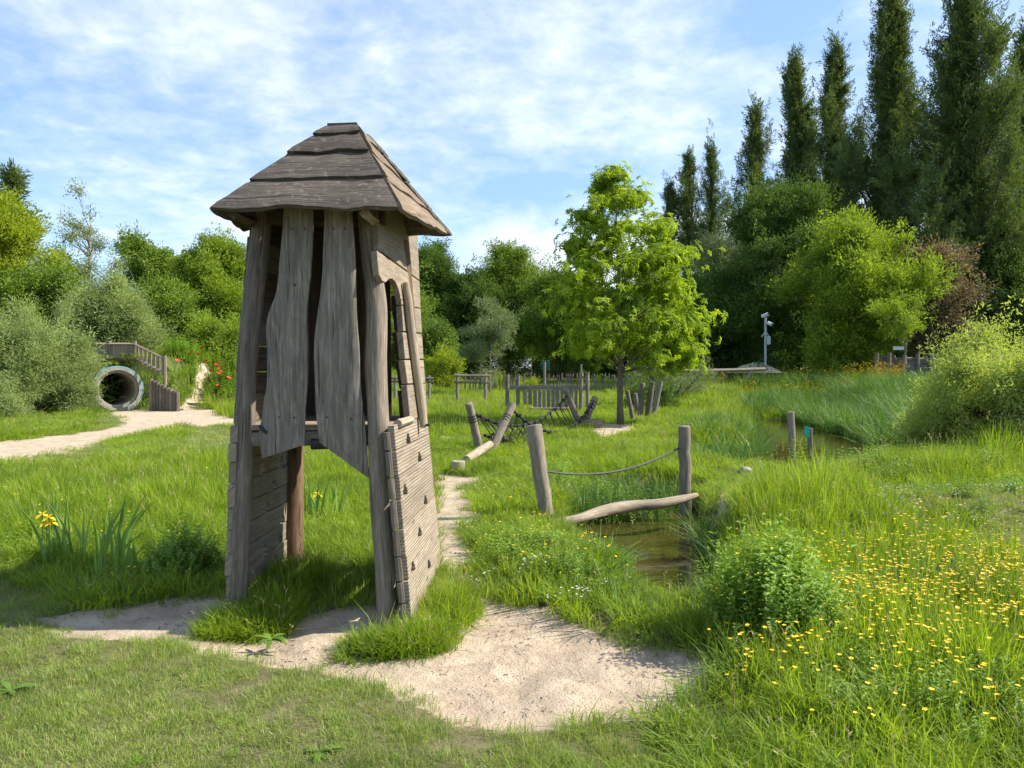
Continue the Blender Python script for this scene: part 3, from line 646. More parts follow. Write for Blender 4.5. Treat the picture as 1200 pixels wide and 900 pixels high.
for (a0, b0, sx_, sy_, n, h_) in ((1110, 740, 110, 38, 280, 1.08), (1165, 715, 70, 40, 230, 1.12), (1000, 740, 60, 30, 40, .9), (1000, 680, 60, 40, 30, 1.0), (1100, 830, 120, 40, 35, .8), (700, 650, 45, 25, 34, .8), (610, 630, 50, 30, 30, .6), (650, 600, 50, 30, 18, .8), (130, 640, 60, 25, 16, .7), (1050, 575, 80, 16, 60, 1.1), (1150, 590, 60, 14, 30, 1.1),
                              (720, 520, 30, 8, 14, .6), (610, 540, 20, 8, 14, .6), (640, 580, 50, 25, 16, .7), (300, 705, 30, 15, 8, 1.0), (260, 735, 12, 15, 4, .8), (220, 590, 120, 30, 12, 1), (640, 475, 90, 12, 60, 1.0), (850, 460, 120, 12, 60, 1.3), (1000, 600, 100, 30, 16, .8), (540, 480, 40, 20, 12, .9), (920, 800, 60, 30, 12, .7)):
    qx_ = RNG.normal(a0, sx_, n * 1); qy_ = np.maximum(RNG.normal(b0, sy_, n), 448); pp = np.array([G(a_, b_)[:2] for a_, b_ in zip(qx_, qy_)]); x, y = pp[:, 0], pp[:, 1]
    k = ~sand_at(x, y) & (height(x, y) > -.25); gh = grass_h(x[k], y[k]); emit(bc, x[k], y[k], 1.0 * RNG.uniform(.85, 1.2, k.sum()), 4, .1, sz=np.maximum(.25, gh / .3) * RNG.uniform(.85, 1.2, k.sum()))
fin('buttercups', bc, but_src, 'yellow buttercups scattered over the meadow')
cv = new(); clo_src = [cup_flower('clover', .10, .011, M_WHITEP, npet=9, n=4, spread=.1, elev=1.0) for _ in range(3)]
for (a0, b0, sx_, sy_, n) in ((1040, 605, 45, 12, 60), (1120, 625, 60, 15, 50), (990, 590, 30, 8, 25), (960, 570, 50, 12, 30), (1180, 600, 40, 14, 30), (680, 690, 30, 25, 14), (590, 680, 30, 20, 8), (1000, 660, 60, 15, 20)):
    pp = np.array([G(a_, b_)[:2] for a_, b_ in zip(RNG.normal(a0, sx_, n), RNG.normal(b0, sy_, n))]); x, y = pp[:, 0], pp[:, 1]; gh = grass_h(x, y); emit(cv, x, y, 1.0, 3, .1, sz=np.maximum(1, gh / .12))
fin('clover_flowers', cv, clo_src, 'white clover heads beside the mown strip')
rag_src = [cup_flower('ragwort', .95, .05, M_YELLOW, npet=6, n=5, spread=.3, elev=.9) for _ in range(3)]
rg = new()
for (x0, x1, y0, y1, n, s_) in ((870, 1000, 468, 478, 130, .95), (985, 1060, 468, 480, 110, 1.1), (800, 900, 468, 476, 40, .8), (1020, 1060, 470, 480, 40, 1.2), (760, 870, 464, 474, 30, .7), (590, 680, 452, 460, 30, .4), (1180, 1230, 447, 452, 20, 1.1)):
    pp = np.array([G(a_, b_)[:2] for a_, b_ in zip(RNG.uniform(x0, x1, n), RNG.uniform(y0, y1, n))]); emit(rg, pp[:, 0], pp[:, 1], .8 * RNG.uniform(.8, 1.2, n), 3, .05, sz=s_ * RNG.uniform(.75, 1.15, n))
fin('ragwort_flowers', rg, rag_src, 'tall yellow flowers along the far edge of the meadow')
# litter on the sand
V, Fc, Rn, Mi = [], [], [], []
for _ in range(5): leaf(V, Fc, Rn, Mi, (random.gauss(0, .03), random.gauss(0, .03), .004), (random.gauss(0, 1), random.gauss(0, 1), .1), (0, 0, 1), random.uniform(.015, .05), random.uniform(.002, .006))
lit = clump_obj('litter', V, Fc, Rn, [simple('litter', (.13, .09, .055), .9)])
V, Fc, Rn, Mi = [], [], [], []
for k in range(3):
    c_ = Vector((random.gauss(0, .03), random.gauss(0, .03), 0)); r_ = random.uniform(.003, .008); b = len(V)
    V += [tuple(c_ + Vector(p) * r_) for p in ((1, 0, 0), (0, 1.1, 0), (-1, 0, 0), (0, -.9, 0), (.1, 0, .9))]; Rn += [.5] * 5; Fc += [(b, b + 1, b + 4), (b + 1, b + 2, b + 4), (b + 2, b + 3, b + 4), (b + 3, b, b + 4)]
peb = clump_obj('pebble', V, Fc, Rn, [M_STONE])
ls = new(); x, y = band(3, 8, 60); k = sand_at(x, y, .05); emit(ls, x[k], y[k], RNG.uniform(.4, 1.3, k.sum()), 2, .05)
fin('sand_litter', ls, [lit, peb], 'twig bits and tiny stones lying on the sand')
print('ground done', len(bpy.data.objects))

# ---------------------------------------------------------------- the wooden climbing tower
T = thing('play_tower', 'tall weathered wooden climbing tower with a pointed plank roof standing on the sand', 'play tower', (-1.22, 5.15, 0))
def px_post(name, centres, dA, dB, rpx, mat, parent, sides=14, sub=4, lump=.10, seed=0):
    """post through measured centre points (px,py,radius px); depth runs from dA at the first to dB at the last"""
    n = len(centres); pts, rr = [], []
    for i, c in enumerate(centres):
        d = dA + (dB - dA) * (c[1] - centres[0][1]) / (centres[-1][1] - centres[0][1]); pts.append(P(c[0], c[1], d)); rr.append(c[2] / F * d)
    path, rad = [], []
    for i in range(n - 1):
        p0, p1, p2, p3 = pts[max(i - 1, 0)], pts[i], pts[i + 1], pts[min(i + 2, n - 1)]
        for k in range(sub):
            t_ = k / sub; path.append(.5 * ((2 * p1) + (p2 - p0) * t_ + (2 * p0 - 5 * p1 + 4 * p2 - p3) * t_ * t_ + (3 * p1 - p0 - 3 * p2 + p3) * t_ ** 3)); rad.append(rr[i] * (1 - t_) + rr[i + 1] * t_)
    path.append(pts[-1]); rad.append(rr[-1])
    return MB().tube(path, rad, sides, lump, True, seed).build(name, mat, parent, True)
p = px_post('post', [(308, 250, 10.5), (307, 262, 10.5), (303, 300, 12), (299, 333, 12.5), (294, 380, 12), (289.5, 427, 11.5), (286.5, 520, 11.5), (282, 610, 12), (278, 693, 12), (277, 712, 12)], 4.84, 4.72, 0, W_DARK, T, seed=2)
p = px_post('post', [(429, 247, 10.5), (430, 262, 10.5), (434, 300, 10.5), (438, 330, 11), (441, 361, 12), (441, 395, 12.5), (440.5, 430, 13), (444, 506, 12.5), (445, 560, 12), (447, 606, 12), (452, 680, 12), (454, 745, 12)], 4.80, 4.60, 0, W_POST, T, seed=5)
MB().tube([Vector((-1.715, 5.8, -.1)), Vector((-1.70, 5.77, .6)), Vector((-1.68, 5.74, 1.2)), Vector((-1.60, 5.68, 2.5))], [.082, .08, .075, .07], 12, .08, True, 8).build('post', W_BROWN, T, True)
MB().tube([Vector((-.70, 5.70, -.1)), Vector((-.74, 5.66, 1.2)), Vector((-.83, 5.58, 2.5))], [.07, .065, .06], 12, .08, True, 9).build('post', W_BROWN, T, True)
# right climbing wall
FB, FT, BB, BT = Vector((-.605, 4.50, 0)), Vector((-.724, 4.58, 1.2)), Vector((-.545, 5.75, 0)), Vector((-.648, 5.68, 1.2))
def wall(FB, FT, BB, BT): return lambda s_, z: (FB.lerp(BB, s_)).lerp(FT.lerp(BT, s_), z / 1.2)
WR = wall(FB, FT, BB, BT); NR = (BB - FB).cross(FT - FB); NR = NR if NR.x > 0 else -NR; NR.normalize()
def bell(s0, z0, w_, h_):   # notch cut up into a board's lower edge
    return [(s0 - w_, z0), (s0 - w_ * .95, z0 + h_ * .45), (s0 - w_ * .55, z0 + h_ * .62), (s0 - w_ * .45, z0 + h_ * .88), (s0, z0 + h_), (s0 + w_ * .45, z0 + h_ * .88), (s0 + w_ * .55, z0 + h_ * .62), (s0 + w_ * .95, z0 + h_ * .45), (s0 + w_, z0)]
def plank_wall(Wf, nrm, seams, holes, mat, thick, jit, along, s_lo=0.0, s_hi=1.0, gap=.003, hs=.024, hh=.062):
    for i in range(len(seams) - 1):
        z0, z1 = seams[i] + gap, seams[i + 1] - gap; o = jit(i); out = []
        a0, a1 = s_lo + o[0], s_hi + o[1]
        out.append((a0, z0))
        for (s0, k) in sorted(h_ for h_ in holes if h_[1] == i): out += bell(s0, z0, hs, hh)
        out += [(a1, z0), (a1, z1), (a0, z1)]
        MB().prism([Wf(s_, z) + nrm * o[2] for s_, z in out], nrm, thick, along).build('plank', mat, T, bevel=.004)
jr = lambda i: (random.uniform(-.010, .006), random.uniform(-.006, .006), random.uniform(-.002, .002))
seamsR = [-.06, .13, .26, .41, .57, .75, .89, 1.05, 1.205]
def s_of(px, z):            # where along the right wall a px column falls at height z
    best = min((abs(to_px(*WR(q / 200, z))[0] - px), q / 200) for q in range(201)); return best[1]
holesR = [(s_of(479, 1.07), 7), (s_of(492, .91), 6), (s_of(475, .77), 5), (s_of(499, .59), 4), (s_of(492, .43), 3), (s_of(484, .28), 2), (s_of(503, .15), 1)]
plank_wall(WR, NR, seamsR, holesR, W_WALL, .042, jr, BB - FB, hs=.062, hh=.070)
# end grain strip seen beside the front post
for i in range(8):
    z0, z1 = seamsR[i] + .006, min(seamsR[i + 1], 1.17) - .006; a = WR(-.012, z0) - NR * .046; b = WR(-.012, z1) - NR * .046
    MB().board([a + Vector((.016, 0, 0)), b + Vector((.016, 0, 0))], [a + Vector((-.022, 0, 0)), b + Vector((-.022, 0, 0))], (0, -1, 0), .05, 2, seed=i).build('spacer_block', W_DARK, T)
# left climbing wall
LB, LT, KB, KT = Vector((-1.815, 4.66, 0)), Vector((-1.785, 4.72, 1.2)), Vector((-1.79, 5.80, 0)), Vector((-1.745, 5.72, 1.2))
WL = wall(LB, LT, KB, KT); NL = (KB - LB).cross(LT - LB); NL = NL if NL.x < 0 else -NL; NL.normalize()
plank_wall(WL, NL, [-.06, .10, .24, .38, .53, .67, .82, .96, 1.08, 1.19], [(.80, 2), (.52, 2), (.55, 4), (.85, 3), (.66, 5), (.82, 6), (.45, 6), (.62, 7), (.7, 1)], W_SIDE, .05, lambda i: (random.uniform(-.02, .015), random.uniform(-.01, .01), random.uniform(-.006, .006)), KB - LB, hs=.046, hh=.080)
# upper left wall with light slits between its boards
UL0, UL1, VL0, VL1 = Vector((-1.775, 4.74, 1.2)), Vector((-1.70, 4.82, 2.4)), Vector((-1.735, 5.72, 1.2)), Vector((-1.64, 5.62, 2.4))
WUL = lambda s_, z: UL0.lerp(VL0, s_).lerp(UL1.lerp(VL1, s_), (z - 1.2) / 1.2)
zs = [1.2, 1.37, 1.53, 1.70, 1.86, 2.03, 2.20, 2.40, 2.56]
for i in range(8):
    g = .0035 if i in (1, 3, 5) else .0012; z0, z1 = zs[i] + g, zs[i + 1] - g; a0 = random.uniform(-.03, .02)
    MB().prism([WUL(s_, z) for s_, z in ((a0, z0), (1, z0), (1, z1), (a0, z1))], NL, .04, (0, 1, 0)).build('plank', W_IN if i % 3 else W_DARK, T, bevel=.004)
# upper right wall
QR0 = Vector((-.724, 4.60, 1.2)); QR1 = Vector((-.857, 4.74, 2.47)); QB = Vector((-.648, 5.68, 1.2)); NU = (QB - QR0).cross(QR1 - QR0).normalized(); NU = NU if NU.x > 0 else -NU
def wallpoly(pts, off=0.0, thick=.04, mat=W_SIDE, name='plank', bev=.004):
    return MB().prism([on_plane(a_, b_, QR0 + NU * off, NU) for a_, b_ in pts], NU, thick, (0, 1, 0)).build(name, mat, T, bevel=bev)
wallpoly([(441, 240), (444, 292), (491.5, 328), (489, 262), (487, 250)], .002)
wallpoly([(442, 293.5), (443, 308), (444.5, 322), (448, 329), (452, 331), (456, 327), (460, 326.5), (464, 331), (467, 338), (469, 346), (471, 357), (493, 361), (491.7, 329.6)], .004)
for pts in ([(471, 358), (493, 362), (494.6, 390), (473, 388)], [(472, 389.5), (494.6, 391.5), (496.5, 420.5), (475, 420.5)], [(474, 422), (496.5, 422), (498.5, 448.5), (478, 449.5)], [(477, 451), (498.5, 450), (501, 486), (481, 492)]):
    wallpoly(pts, random.uniform(0, .006), .045)
for pts in ([(466, 346), (471, 346), (475, 388), (470, 387)], [(467, 389), (474, 390), (477, 420), (473, 420)], [(471, 422), (477, 422), (482, 455), (476, 455)], [(474, 457), (481, 457), (484, 490), (477, 493)]):
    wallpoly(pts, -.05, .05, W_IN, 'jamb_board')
sl = [on_plane(a_, b_, QR0 + NU * .035, NU) for a_, b_ in ((475.5, 331), (478, 350), (483, 395), (489, 440), (495, 485), (496.5, 501))]
MB().tube(sl, [.024, .030, .031, .033, .032, .026], 10, .12, True, 3).build('batten', W_LOG, T, True)
MB().tube([sl[-1] + Vector((.02, -.02, .02)), sl[-1] + Vector((.045, -.03, .018))], .009, 8).build('bolt', M_DKMET, T)
# sill log of the window
MB().tube([on_plane(466, 497, QR0 - NU * .0, NU), on_plane(481, 492, QR0, NU)], [.03, .026], 8, .2, True, 4).build('sill', W_LOG, T, True)
# front boards
NF = Vector((0, -1, .035)).normalized(); PF = Vector((0, 4.70, 1.2)); Pf = lambda a_, b_, off=0.0: on_plane(a_, b_, PF + NF * off, Vector((0, -1, -.045)).normalized())
def resample(pts, n):
    pts = [Vector(p) for p in pts]; L = [0]
    for a_, b_ in zip(pts, pts[1:]): L.append(L[-1] + (b_ - a_).length)
    out = []
    for k in range(n):
        q = L[-1] * k / (n - 1); i = max(j for j in range(len(L)) if L[j] <= q + 1e-9); i = min(i, len(pts) - 2)
        p0, p1, p2, p3 = pts[max(i - 1, 0)], pts[i], pts[i + 1], pts[min(i + 2, len(pts) - 1)]; t_ = (q - L[i]) / max(1e-6, L[i + 1] - L[i])
        out.append(.5 * ((2 * p1) + (p2 - p0) * t_ + (2 * p0 - 5 * p1 + 4 * p2 - p3) * t_ * t_ + (3 * p1 - p0 - 3 * p2 + p3) * t_ ** 3))
    return out
def front_board(Lp, Rp, off, thick, mat, seed, rows=44, cols=16):
    ys_l = [q[1] for q in Lp]; ys_r = [q[1] for q in Rp]
    A = resample([Pf(a_, b_, off) for a_, b_ in Lp], rows); B = resample([Pf(a_, b_, off) for a_, b_ in Rp], rows)
    mb_ = MB().board(A, B, Vector((0, -1, 0)), thick, cols, .004, seed); mb_.uv = [[(mb_.v[i][2] + .02 * math.sin(mb_.v[i][0] * 30), mb_.v[i][0]) for i in f] for f in mb_.f]
    return mb_.build('front_board', mat, T, True)
# the two big waney boards; their lower ends run down to a point
front_board([(333, 245), (331, 276), (328, 312), (324, 343), (316, 366), (313, 384), (313.5, 420), (313.5, 450), (310, 470), (307.5, 490), (304, 504), (306, 520), (308, 537)],
            [(367, 245), (367, 262), (366, 290), (364.5, 318), (361, 350), (360, 375), (361, 410), (360.5, 440), (358.5, 470), (357, 495), (357, 510), (357, 516), (357, 521)], .03, .045, W_GREY, 3)
front_board([(381, 245), (380.5, 262), (379, 300), (377.5, 329), (373, 365), (368.6, 400), (369, 430), (370, 455), (370.5, 475), (372, 495), (373, 505), (374, 512), (375, 518)],
            [(413, 245), (413.5, 262), (416, 300), (417, 329), (417.5, 355), (418.5, 379), (421, 410), (422, 440), (424, 465), (428, 500), (430, 525), (431, 545), (433, 560)], .03, .045, W_GREY, 11)
MB().prism([Pf(a_, b_, .0595) for a_, b_ in ((302.5, 499), (305, 498), (314, 506), (312, 509.5), (305, 504))], (0, -1, 0), .006).build('dark_knot', M_DKMET, T)
MB().tube([Pf(346, 334, .02), Pf(346, 334, .058)], .010, 10).build('dark_knot', M_DKMET, T)
for a0, b0 in ((342, 268), (357, 268), (391, 268), (404, 268), (327, 489), (345, 489), (383, 489), (412, 491)):
    MB().tube([Pf(a0, b0, .045), Pf(a0, b0, .0595)], .006, 8).build('screw', M_DKMET, T)
# narrow filler boards behind the gaps, then the back wall
for a0, b0, off, mt in ((318, 334, -.05, W_IN), (362, 376, -.06, W_IN)):
    pass
for i, (x0, x1) in enumerate(((-1.66, -1.47), (-1.475, -1.31), (-1.315, -1.15), (-1.155, -1.00), (-1.005, -.93))):
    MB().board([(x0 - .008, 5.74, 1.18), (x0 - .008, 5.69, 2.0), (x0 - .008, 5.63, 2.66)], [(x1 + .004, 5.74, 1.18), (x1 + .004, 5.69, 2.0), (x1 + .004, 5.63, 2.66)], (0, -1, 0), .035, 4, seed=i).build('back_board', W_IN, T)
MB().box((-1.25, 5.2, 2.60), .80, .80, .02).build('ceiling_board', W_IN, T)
# platform
for i in range(7):
    y0 = 4.74 + i * .135; MB().box((-1.26, y0 + .065, 1.175), .93, .128, .036).build('deck_board', W_SIDE, T, bevel=.004)
MB().board([(-1.68, 4.76, 1.145), (-1.2, 4.755, 1.15), (-.76, 4.76, 1.15)], [(-1.68, 4.76, 1.055), (-1.2, 4.755, 1.06), (-.76, 4.76, 1.055)], (0, -1, 0), .05, 3).build('beam', W_GREY, T)
MB().box((-1.26, 5.62, 1.10), .95, .06, .09).build('beam', W_IN, T); MB().box((-1.72, 5.2, 1.10), .05, .84, .09).build('beam', W_IN, T); MB().box((-.80, 5.2, 1.10), .05, .84, .09).build('beam', W_IN, T)
MB().tube([P(365, 520, 4.74), P(389, 520, 4.74)], [.035, .03], 8, .2).build('hanging_log', M_DKMET, T, True)
# wall plates and rafters under the roof
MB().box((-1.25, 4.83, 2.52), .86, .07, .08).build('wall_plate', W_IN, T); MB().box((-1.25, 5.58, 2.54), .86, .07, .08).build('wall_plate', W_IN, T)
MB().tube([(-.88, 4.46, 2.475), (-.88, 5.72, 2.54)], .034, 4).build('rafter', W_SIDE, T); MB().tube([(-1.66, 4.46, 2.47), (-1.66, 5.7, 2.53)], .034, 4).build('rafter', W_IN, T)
# roof: four faces of overlapping boards
FRp, FLp, BRp, BLp = P(467, 249, 4.40), P(249, 250, 4.42), P(521, 278, 5.72), Vector((-1.93, 5.80, 2.56))
RF1, RF0 = P(416, 148, 4.98), P(386, 149, 4.98); RB1, RB0 = RF1 + Vector((.0, .16, .0)), RF0 + Vector((0, .16, 0))
tsL, tsR = [0, .305, .62, .855, 1], [0, .335, .645, .865, 1]
cen = Vector((-1.18, 5.08, 2.3))
def roof_face(a0, a1, b0, b1, ta, tb, mat, extA=0.0, extB=0.0, seed=0, name='roof_board', lift=.034, thick=.036):
    """courses from the eave (a0..b0) to the ridge (a1..b1)"""
    nn = (b0 - a0).cross(a1 - a0).normalized()
    if nn.dot((a0 + b0) / 2 - cen) < 0: nn = -nn
    for k in range(4):
        la, lb = a0.lerp(a1, ta[k]), b0.lerp(b1, tb[k]); ua, ub = a0.lerp(a1, min(1, ta[k + 1] + .035)), b0.lerp(b1, min(1, tb[k + 1] + .035))
        e = (lb - la).normalized(); la = la - e * extA; ua = ua - e * extA; lb = lb + e * extB; ub = ub + e * extB
        dn = ((la + lb) / 2 - (ua + ub) / 2).normalized(); N_ = 22; A, B = [], []
        for i in range(N_ + 1):
            q = i / N_; wv = .022 * mnoise.noise(Vector((q * 3.2 + seed * 5 + k * 2.7, k, seed))) + .010 * mnoise.noise(Vector((q * 9 + seed, k + 3, 2)))
            if k == 0: wv *= 1.5
            A.append(la.lerp(lb, q) + dn * wv + nn * (lift + .014 * mnoise.noise(Vector((q * 2.5, k, seed + 9))))); B.append(ua.lerp(ub, q) + nn * .004)
        MB().board(A, B, nn, thick * (1.25 if k == 0 else 1), 5, 0, seed + k).build(name, mat, T, True)
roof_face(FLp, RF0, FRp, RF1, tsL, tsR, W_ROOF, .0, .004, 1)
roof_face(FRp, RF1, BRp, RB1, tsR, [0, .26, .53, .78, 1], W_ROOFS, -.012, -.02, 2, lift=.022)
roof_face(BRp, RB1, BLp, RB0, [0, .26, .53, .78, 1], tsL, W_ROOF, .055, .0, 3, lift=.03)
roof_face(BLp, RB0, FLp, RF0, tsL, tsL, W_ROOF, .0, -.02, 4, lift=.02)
MB().board([RF0 + Vector((-.01, -.02, .012)), RF1 + Vector((.015, -.02, .012))], [RB0 + Vector((-.01, .03, .012)), RB1 + Vector((.015, .03, .012))], (0, 0, 1), .028, 3, seed=6).build('ridge_board', W_ROOF, T, True)
print('tower done')

# ---------------------------------------------------------------- balance log over the ditch, posts and rope
o = thing('log_bridge', 'bare curved balance log laid across the ditch between the two rope posts', 'balance log', G(730, 605))
px_post('trunk', [(640, 616, 2.5), (652, 612, 3.5), (680, 607, 5.5), (700, 601, 6.5), (722, 596, 7.5), (748, 592, 6.5), (775, 590, 6), (800, 585, 5), (817, 580, 2.5)], 7.5, 8.75, 0, W_LOG, o, 12, 4, .16, 3)
def single_post(label, top, base, rt, rb, group=None, mat=W_POST, dt=None, cat='post', name='wooden_post', sink=.25, tilt=.0):
    b = G(*base); tp = P(top[0], top[1], (dt or b.y)); dirn = (tp - b).normalized(); o_ = thing(name, label, cat, b, group)
    n = 7; pts = [b - dirn * sink + (tp - b + dirn * sink) * (i / n) for i in range(n + 1)]
    for i in range(1, n): pts[i] += Vector((random.gauss(0, .004), random.gauss(0, .004), 0))
    rr = [(rb + (rt - rb) * i / n) / F * b.y for i in range(n + 1)]; tip = tp + dirn * rr[-1] * .12
    MB().tube(pts + [tip], rr + [rr[-1] * .86], 14, .07, True, random.random() * 50).build('shaft', mat, o_, True, 40)
    return o_
single_post('leaning grey post at the near left end of the balance log', (625.5, 499), (641, 606), 9.5, 8.5, 'posts beside the balance log', dt=7.85)
single_post('upright grey post at the far right end of the balance log', (802, 500), (803, 579), 7.2, 7.0, 'posts beside the balance log')
d1, d2 = G(641, 606).y, G(803, 579).y; rp = []
for i in range(25):
    q = i / 24; a_ = P(633, 551, d1); b_ = P(797, 524, d2); p = a_.lerp(b_, q); p.z -= .20 * 4 * q * (1 - q) * .78; rp.append(p)
rr = MB().tube(rp, .0125, 6); o = rr.build('hand_rope', M_ROPE, None, True); tag(o, 'thin grey hand rope sagging between the two posts of the balance log', 'rope')
# ---------------------------------------------------------------- net bridge
dL, dR = 13.6, 19.6
def vpost(label, top, base, d, r, grp='leaning posts of the net bridge', dt=None):
    b = P(*base, d); b.z = min(b.z, .0) if b.z < .3 else b.z; tp = P(*top, dt or d); o_ = thing('leaning_post', label, 'post', (b.x, b.y, 0), grp); dirn = (tp - b).normalized()
    MB().tube([b - dirn * .3, b, b.lerp(tp, .5), tp, tp + dirn * .01], [r, r, r, r * .92, r * .75], 12, .08, True, r * 999).build('shaft', W_POST, o_, True, 40)
    return b, tp
A0, A1 = vpost('left leaning post of the near pair on the net bridge', (549.5, 473), (563, 529), dL, .075, dt=dL - .3)
B0, B1 = vpost('right leaning post of the near pair on the net bridge', (601, 474), (574, 525), dL - .1, .08, dt=dL + .4)
C0, C1 = vpost('left leaning post of the far pair on the net bridge', (662.5, 456), (681, 502), dR, .085, dt=dR - .3)
D0, D1 = vpost('right leaning post of the far pair on the net bridge, wrapped in rope', (698, 466), (678, 508), dR - .1, .10, dt=dR + .3)
lo = thing('entry_log', 'short pale log sloping down from the near post pair of the net bridge', 'log', G(560, 540)); e1 = G(546, 549) + Vector((0, 0, .13)); e0 = P(574, 521, dL - .15)
MB().tube([e1, e1.lerp(e0, .5), e0], [.07, .075, .07], 12, .08, True, 4).build('shaft', W_LOG, lo, True, 40)
st = thing('tree_stump', 'low round stump beside the entry log of the net bridge', 'stump', G(537, 556)); g0 = G(537, 556)
MB().tube([g0 + Vector((0, 0, -.1)), g0 + Vector((0, 0, .19)), g0 + Vector((0, 0, .20))], [.10, .098, .088], 14, .08, True, 4).build('shaft', W_LOG, st, True, 40)
ex = thing('exit_board', 'thick pale board beyond the far post pair of the net bridge', 'board', G(692, 505)); MB().box(P(691, 495, dR - .2), .62, .3, .13, .1).build('plank', W_SIDE, ex, bevel=.01)
net = thing('rope_net', 'black rope net bridge sagging between two pairs of leaning posts', 'net bridge', (1.2, 16.5, 0))
def sag(a_, b_, s_, n=16): 
    out = []
    for i in range(n + 1): q = i / n; p = a_.lerp(b_, q); p.z -= s_ * 4 * q * (1 - q); out.append(p)
    return out
railL = sag(A0.lerp(A1, .86), C0.lerp(C1, .86), .50); railR = sag(B0.lerp(B1, .92), D0.lerp(D1, .9), .62)
walk = sag(P(568, 510, dL), P(680, 500, dR) , .33); walk2 = [p + Vector((.14, 0, .02)) for p in walk]
for pth, r_ in ((railL, .022), (railR, .024), (walk, .03), (walk2, .026)): MB().tube(pth, r_, 6).build('rope', M_BLACK, net, True)
for i in range(1, 16):
    for rail, wk in ((railL, walk), (railR, walk2)):
        MB().tube([rail[i], rail[i].lerp(wk[i], .5) + Vector((.02 * random.uniform(-1, 1), 0, 0)), wk[i]], .010, 5).build('cross_rope', M_BLACK, net)
        if i < 15: MB().tube([rail[i], rail[i].lerp(wk[i + 1], .5), wk[i + 1]], .009, 5).build('cross_rope', M_BLACK, net)
        MB().tube([rail[i] - Vector((.05, 0, 0)), rail[i] + Vector((.05, 0, 0))], .034, 6).build('knot', M_BLACK, net)
    MB().tube([wk_ for wk_ in (walk[i] - Vector((.06, 0, .01)), walk2[i] + Vector((.06, 0, 0)))], .03, 5).build('knot', M_BLACK, net)
# rope lashings on the post tops
for a_, b_ in ((A0, A1), (B0, B1), (D0, D1)):
    for k in range(3 if a_ is not D0 else 9):
        q = (.66 + k * .05) if a_ is not D0 else (.15 + k * .09); p = a_.lerp(b_, q); r_ = .080 if a_ is not D0 else .102; dn = (b_ - a_).normalized()
        MB().tube([p - dn * .010, p + dn * .010], r_, 12).build('lashing', M_BLACK, net)
# ---------------------------------------------------------------- group of leaning posts by the tree
for lab, top, base, rt in (('dark post leaning against the tree side of the post cluster, leftmost of the five', (735, 458), (742, 494), 2.6), ('shortest and thinnest dark post in the cluster right of the lime green tree', (744, 461), (747, 486), 2.8), ('dark upright post with a flat top in the middle of the cluster by the tree', (752.5, 449), (750, 490), 3.3),
                           ('dark brown post leaning right in the cluster by the tree, beside the palest one', (764.5, 448), (758, 490), 3.3), ('palest grey post leaning furthest right in the cluster by the tree', (774, 446), (766, 487), 3.2)):
    single_post(lab, top, base, rt, rt, 'cluster of leaning posts by the tree', W_GREY if 'palest grey' in lab else W_DARK, name='cluster_post')
# ---------------------------------------------------------------- pond posts and plate
single_post('taller brown post standing in the pond edge', (926.5, 483), (928.5, 541), 4.0, 4.0, None, W_POST, name='pond_post')
q = single_post('short dark post in the pond edge carrying a teal plate', (949, 502), (950, 545), 2.9, 2.9, None, W_DARK, name='pond_post')
dq = ORI[q.name].y; MB().board([P(942.5, 500, dq - .1), P(943, 510, dq - .1), P(946, 513, dq - .1)], [P(947, 499, dq - .12), P(949, 504, dq - .12), P(949, 512, dq - .12)], (0, -1, 0), .012, 2).build('plate', M_TEAL, q)
def rock(label, c, r, group=None):
    o_ = thing('stone', label, 'stone', c, group); mb = MB(); n1_, n2_ = 10, 6; vs, fs, uv = [], [], []
    for i in range(n2_ + 1):
        for j in range(n1_):
            th, ph = math.pi * i / n2_, 2 * math.pi * j / n1_; d = Vector((math.sin(th) * math.cos(ph), math.sin(th) * math.sin(ph), math.cos(th) * .6)); vs.append(Vector(c) + d * r * (1 + .35 * mnoise.noise(d * 1.7 + Vector(c))))
    for i in range(n2_):
        for j in range(n1_): fs.append([i * n1_ + j, (i + 1) * n1_ + j, (i + 1) * n1_ + (j + 1) % n1_, i * n1_ + (j + 1) % n1_]); uv.append([(0, 0)] * 4)
    mb.add(vs, fs, uv); mb.build('rock', M_STONE, o_, True, False)
rock('small grey stone at the pond edge above the worn track', G(874, 555) + Vector((0, 0, .04)), .11)
# ---------------------------------------------------------------- picket bench-bridge in the middle distance
dB = 26.5
ob_ = thing('picket_bridge', 'low wooden footbridge with a picket side and four posts in the middle distance', 'footbridge', (1.2, dB, 0))
for top, base, r_, dd in (((594.5, 439), (594.5, 478), 2.3, dB), ((607, 441), (607, 478), 2.3, dB + 1.2), ((681, 436), (681, 477), 2.4, dB), ((688.5, 436), (688.5, 473), 2.2, dB + 1.2), ((604 + 77, 427), (681, 440), 1.2, dB + 4)):
    MB().tube([P(*base, dd) - Vector((0, 0, .2)), P(*top, dd)], r_ / F * dd, 10, .06, True, top[0]).build('post', W_GREY, ob_, True, 40)
for dd, y_ in ((dB, 454.5), (dB + 1.2, 453)):
    MB().box((P(642, y_, dd) + Vector((0, 0, 0))), 89 / F * dd, .09, .11).build('rail', W_GREY, ob_)
MB().box(P(648, 479, dB), 52 / F * dB, 1.1, .10).build('deck', W_SIDE, ob_)
